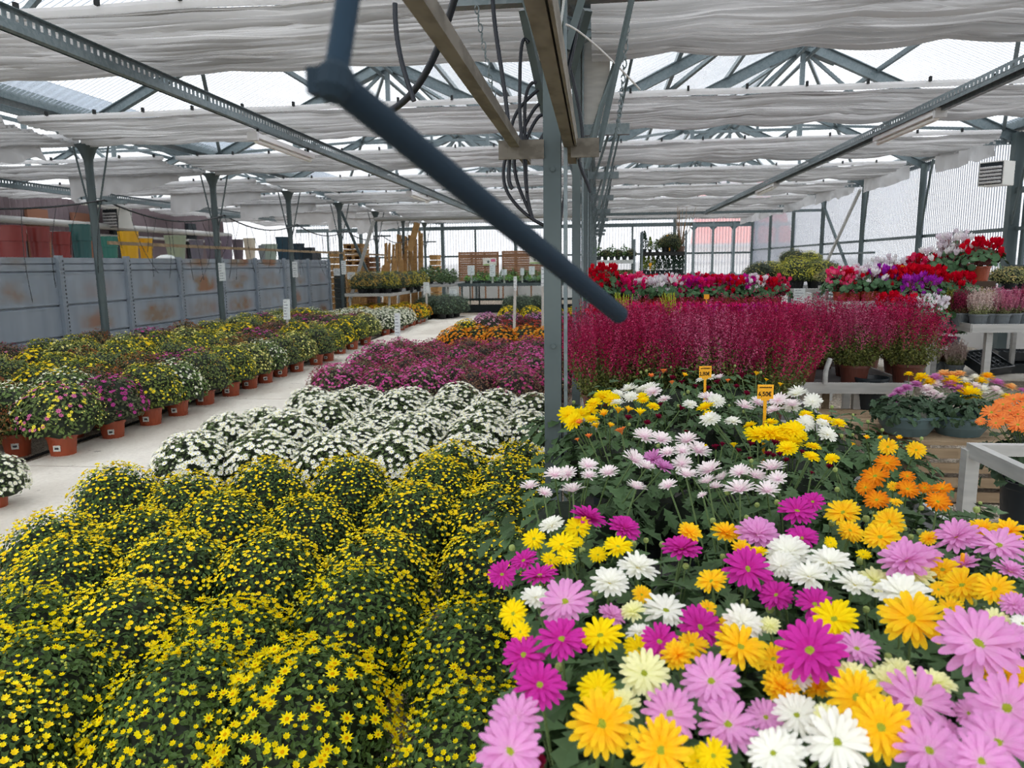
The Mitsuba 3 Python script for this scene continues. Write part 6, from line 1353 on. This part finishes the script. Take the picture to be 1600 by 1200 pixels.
for i, (px, py, d, code, zpl, kind) in enumerate(FL):
    r_ = np.random.default_rng(1000 + i)
    z = zpl + r_.normal(0, .012) + (.03 if d > 75 else 0); c = at(px, py, z); dist = (c - EYE) @ FWD; dia = d / F * dist * 1.04
    if dia > .125: dia = .125
    j = int(np.argmin([np.linalg.norm((p - c)[:2]) for p in pl_pos])); p = pl_pos[j]
    o = (c - p) * [1, 1, 0]; tc = tocam(c); w = {'single': .75, 'double': .38, 'spider': .3, 'bud': .1}[kind] * r_.uniform(.55, 1.2) * (1.15 if d > 75 else 1)
    nrm = _n(np.array([0, 0, 1.0]) + tc * [1, 1, 0] * w + o * 1.2 + r_.normal(0, .16, 3))
    place_flower(keys[j], c, dia, code, kind, nrm, [p[0] + o[0] * .45, p[1] + o[1] * .45, .8], d >= 76, i)
# green buds between the flowers
for i in range(150):
    j = int(rng.integers(len(keys))); p = pl_pos[j]; a = rng.uniform(0, 6.28); u = math.sqrt(rng.random()) * .19
    c = np.array([p[0] + u * math.cos(a), p[1] + u * math.sin(a), .955 + rng.normal(0, .015)]); b = sub(keys[j], 'bud')
    scene[b] = {**BUDP, 'to_world': M4(c, 0, rng.uniform(.011, .019))}
    m = MB(); m.tube([c, [c[0] * .8 + p[0] * .2, c[1] * .8 + p[1] * .2, .86]], .0016, 3, S(88, 112, 66), False); put(b + '__stem', m, 'leaf')

# bowls of pompon flowers on the slatted crate, and the apricot plant beside them
FL2 = []
def fl2(zpl, kind, txt):
    for it in txt.split(';'):
        c, x, y, d = it.split(); FL2.append((ZB[0] + float(x) / ZB[2], ZB[1] + float(y) / ZB[2], float(d) / ZB[2], c, zpl, kind))
fl2(.72, 'pompon', 'Y 290 190 100;Y 440 230 150;Y 530 285 130;Y 780 275 190;Y 970 440 260;Y 950 310 90;Y 1110 270 140;Y 1140 580 110;O 1180 220 150;Y 1400 450 120;Q 370 310 130;Q 260 350 130;Q 180 385 130;Q 120 440 110;Q 120 540 115;Q 590 240 160;Q 760 320 160;Q 850 360 140;Q 1290 290 150;Q 1570 370 90;L 500 360 140;L 560 410 130;L 640 460 150;L 600 310 130;L 1040 330 150;W 1130 370 150;L 1270 370 140;W 1040 230 130;W 440 660 110;W 1320 400 90;K 690 190 150;K 790 200 130;K 870 190 130;K 1450 340 140;W 920 260 110')
bowls = []
for px, lb in ((1463, 'low grey green bowl of mixed pompon chrysanthemums on the wooden crate'), (1550, 'second low grey green bowl of pompon chrysanthemums, beside the apricot plant')):
    p = at(px, 672, HC + .12); p[1] = max(p[1], 5.2)
    k = thing('pompon_chrysanthemum', lb, 'chrysanthemum'); bowls.append((k, p))
    m = MB(); m.lathe([(0, 0), (.13, 0), (.17, .06), (.175, .065), (.19, .12), (.2, .125), (.2, .14), (.18, .14), (.17, .1), (0, .1)], 26, (0, 0, 0), S(92, 116, 118)); put(k + '__bowl', m, 'plastic', 30, to_world=M4((p[0], p[1], HC)))
    fo = MB(); n = 300; d = sphere_pts(n, -.1, rng, .9); pos = d * np.array([.26, .23, .14]) * rng.uniform(.6, 1, (n, 1)) + [p[0], p[1], HC + .13]
    scatter(fo, MLEAF, pos, frames(d + [0, 0, .5] + rng.normal(0, .4, d.shape), rng), rng.uniform(.05, .08, n), np.repeat(S(66, 90, 64)[None], n, 0), rng.uniform(.7, 1.15, n))
    put(k + '__foliage', fo, 'leaf'); tag(k + '__foliage', kind='stuff')
for i, (px, py, d, code, zpl, kind) in enumerate(FL2):
    Y = 5.2 + (640 - py) / 60 * .3; c = atY(px, py, max(5.05, Y)); dist = (c - EYE) @ FWD
    j = int(np.argmin([abs(b[1][0] - c[0]) for b in bowls])); p = bowls[j][1]
    place_flower(bowls[j][0], c, d / F * dist * 1.2, code, kind, _n(np.array([0, 0, .8]) + (c - (p * [1, 1, 0] + [0, 0, .4])) * 1.6 + tocam(c) * .4), [p[0], p[1], HC + .2], False, 5000 + i)
k = thing('apricot_chrysanthemum', 'apricot daisy chrysanthemum in a tall black pot beside the bare bench frame', 'chrysanthemum')
p = atY(1604, 690, 3.75); m = MB(); big_pot(m, .14, .52, S(34, 40, 46), False); put(k + '__pot', m, 'plastic', 25, to_world=M4((p[0] + .05, p[1], 0)))
fo = MB(); n = 260; d = sphere_pts(n, -.3, rng, .9); pos = d * np.array([.24, .22, .2]) * rng.uniform(.55, 1, (n, 1)) + [p[0] + .03, p[1], .6]
scatter(fo, MLEAF, pos, frames(d + [0, 0, .5] + rng.normal(0, .4, d.shape), rng), rng.uniform(.06, .09, n), np.repeat(S(58, 82, 58)[None], n, 0), rng.uniform(.7, 1.15, n)); put(k + '__foliage', fo, 'leaf'); tag(k + '__foliage', kind='stuff')
for i, it in enumerate('1480 470 200;1360 530 210;1230 620 230;1360 690 200;1530 640 190;1530 760 230;1110 720 120;1280 740 180;1590 560 200;1620 680 200;1440 600 180;1560 450 180;1640 800 200'.split(';')):
    x, y, d = map(float, it.split()); d /= ZB[2]; px, py = ZB[0] + x / ZB[2], ZB[1] + y / ZB[2]; c = atY(px, py, 3.62 + (700 - y) / 300 * .2); dist = (c - EYE) @ FWD
    place_flower(k, c, d / F * dist * 1.05, 'A', 'single', _n(np.array([0, 0, .7]) + tocam(c) * .5 + (c - (p * [1, 1, 0] + [0, 0, .6])) * 1.4), [p[0], p[1], .62], False, 6000 + i)
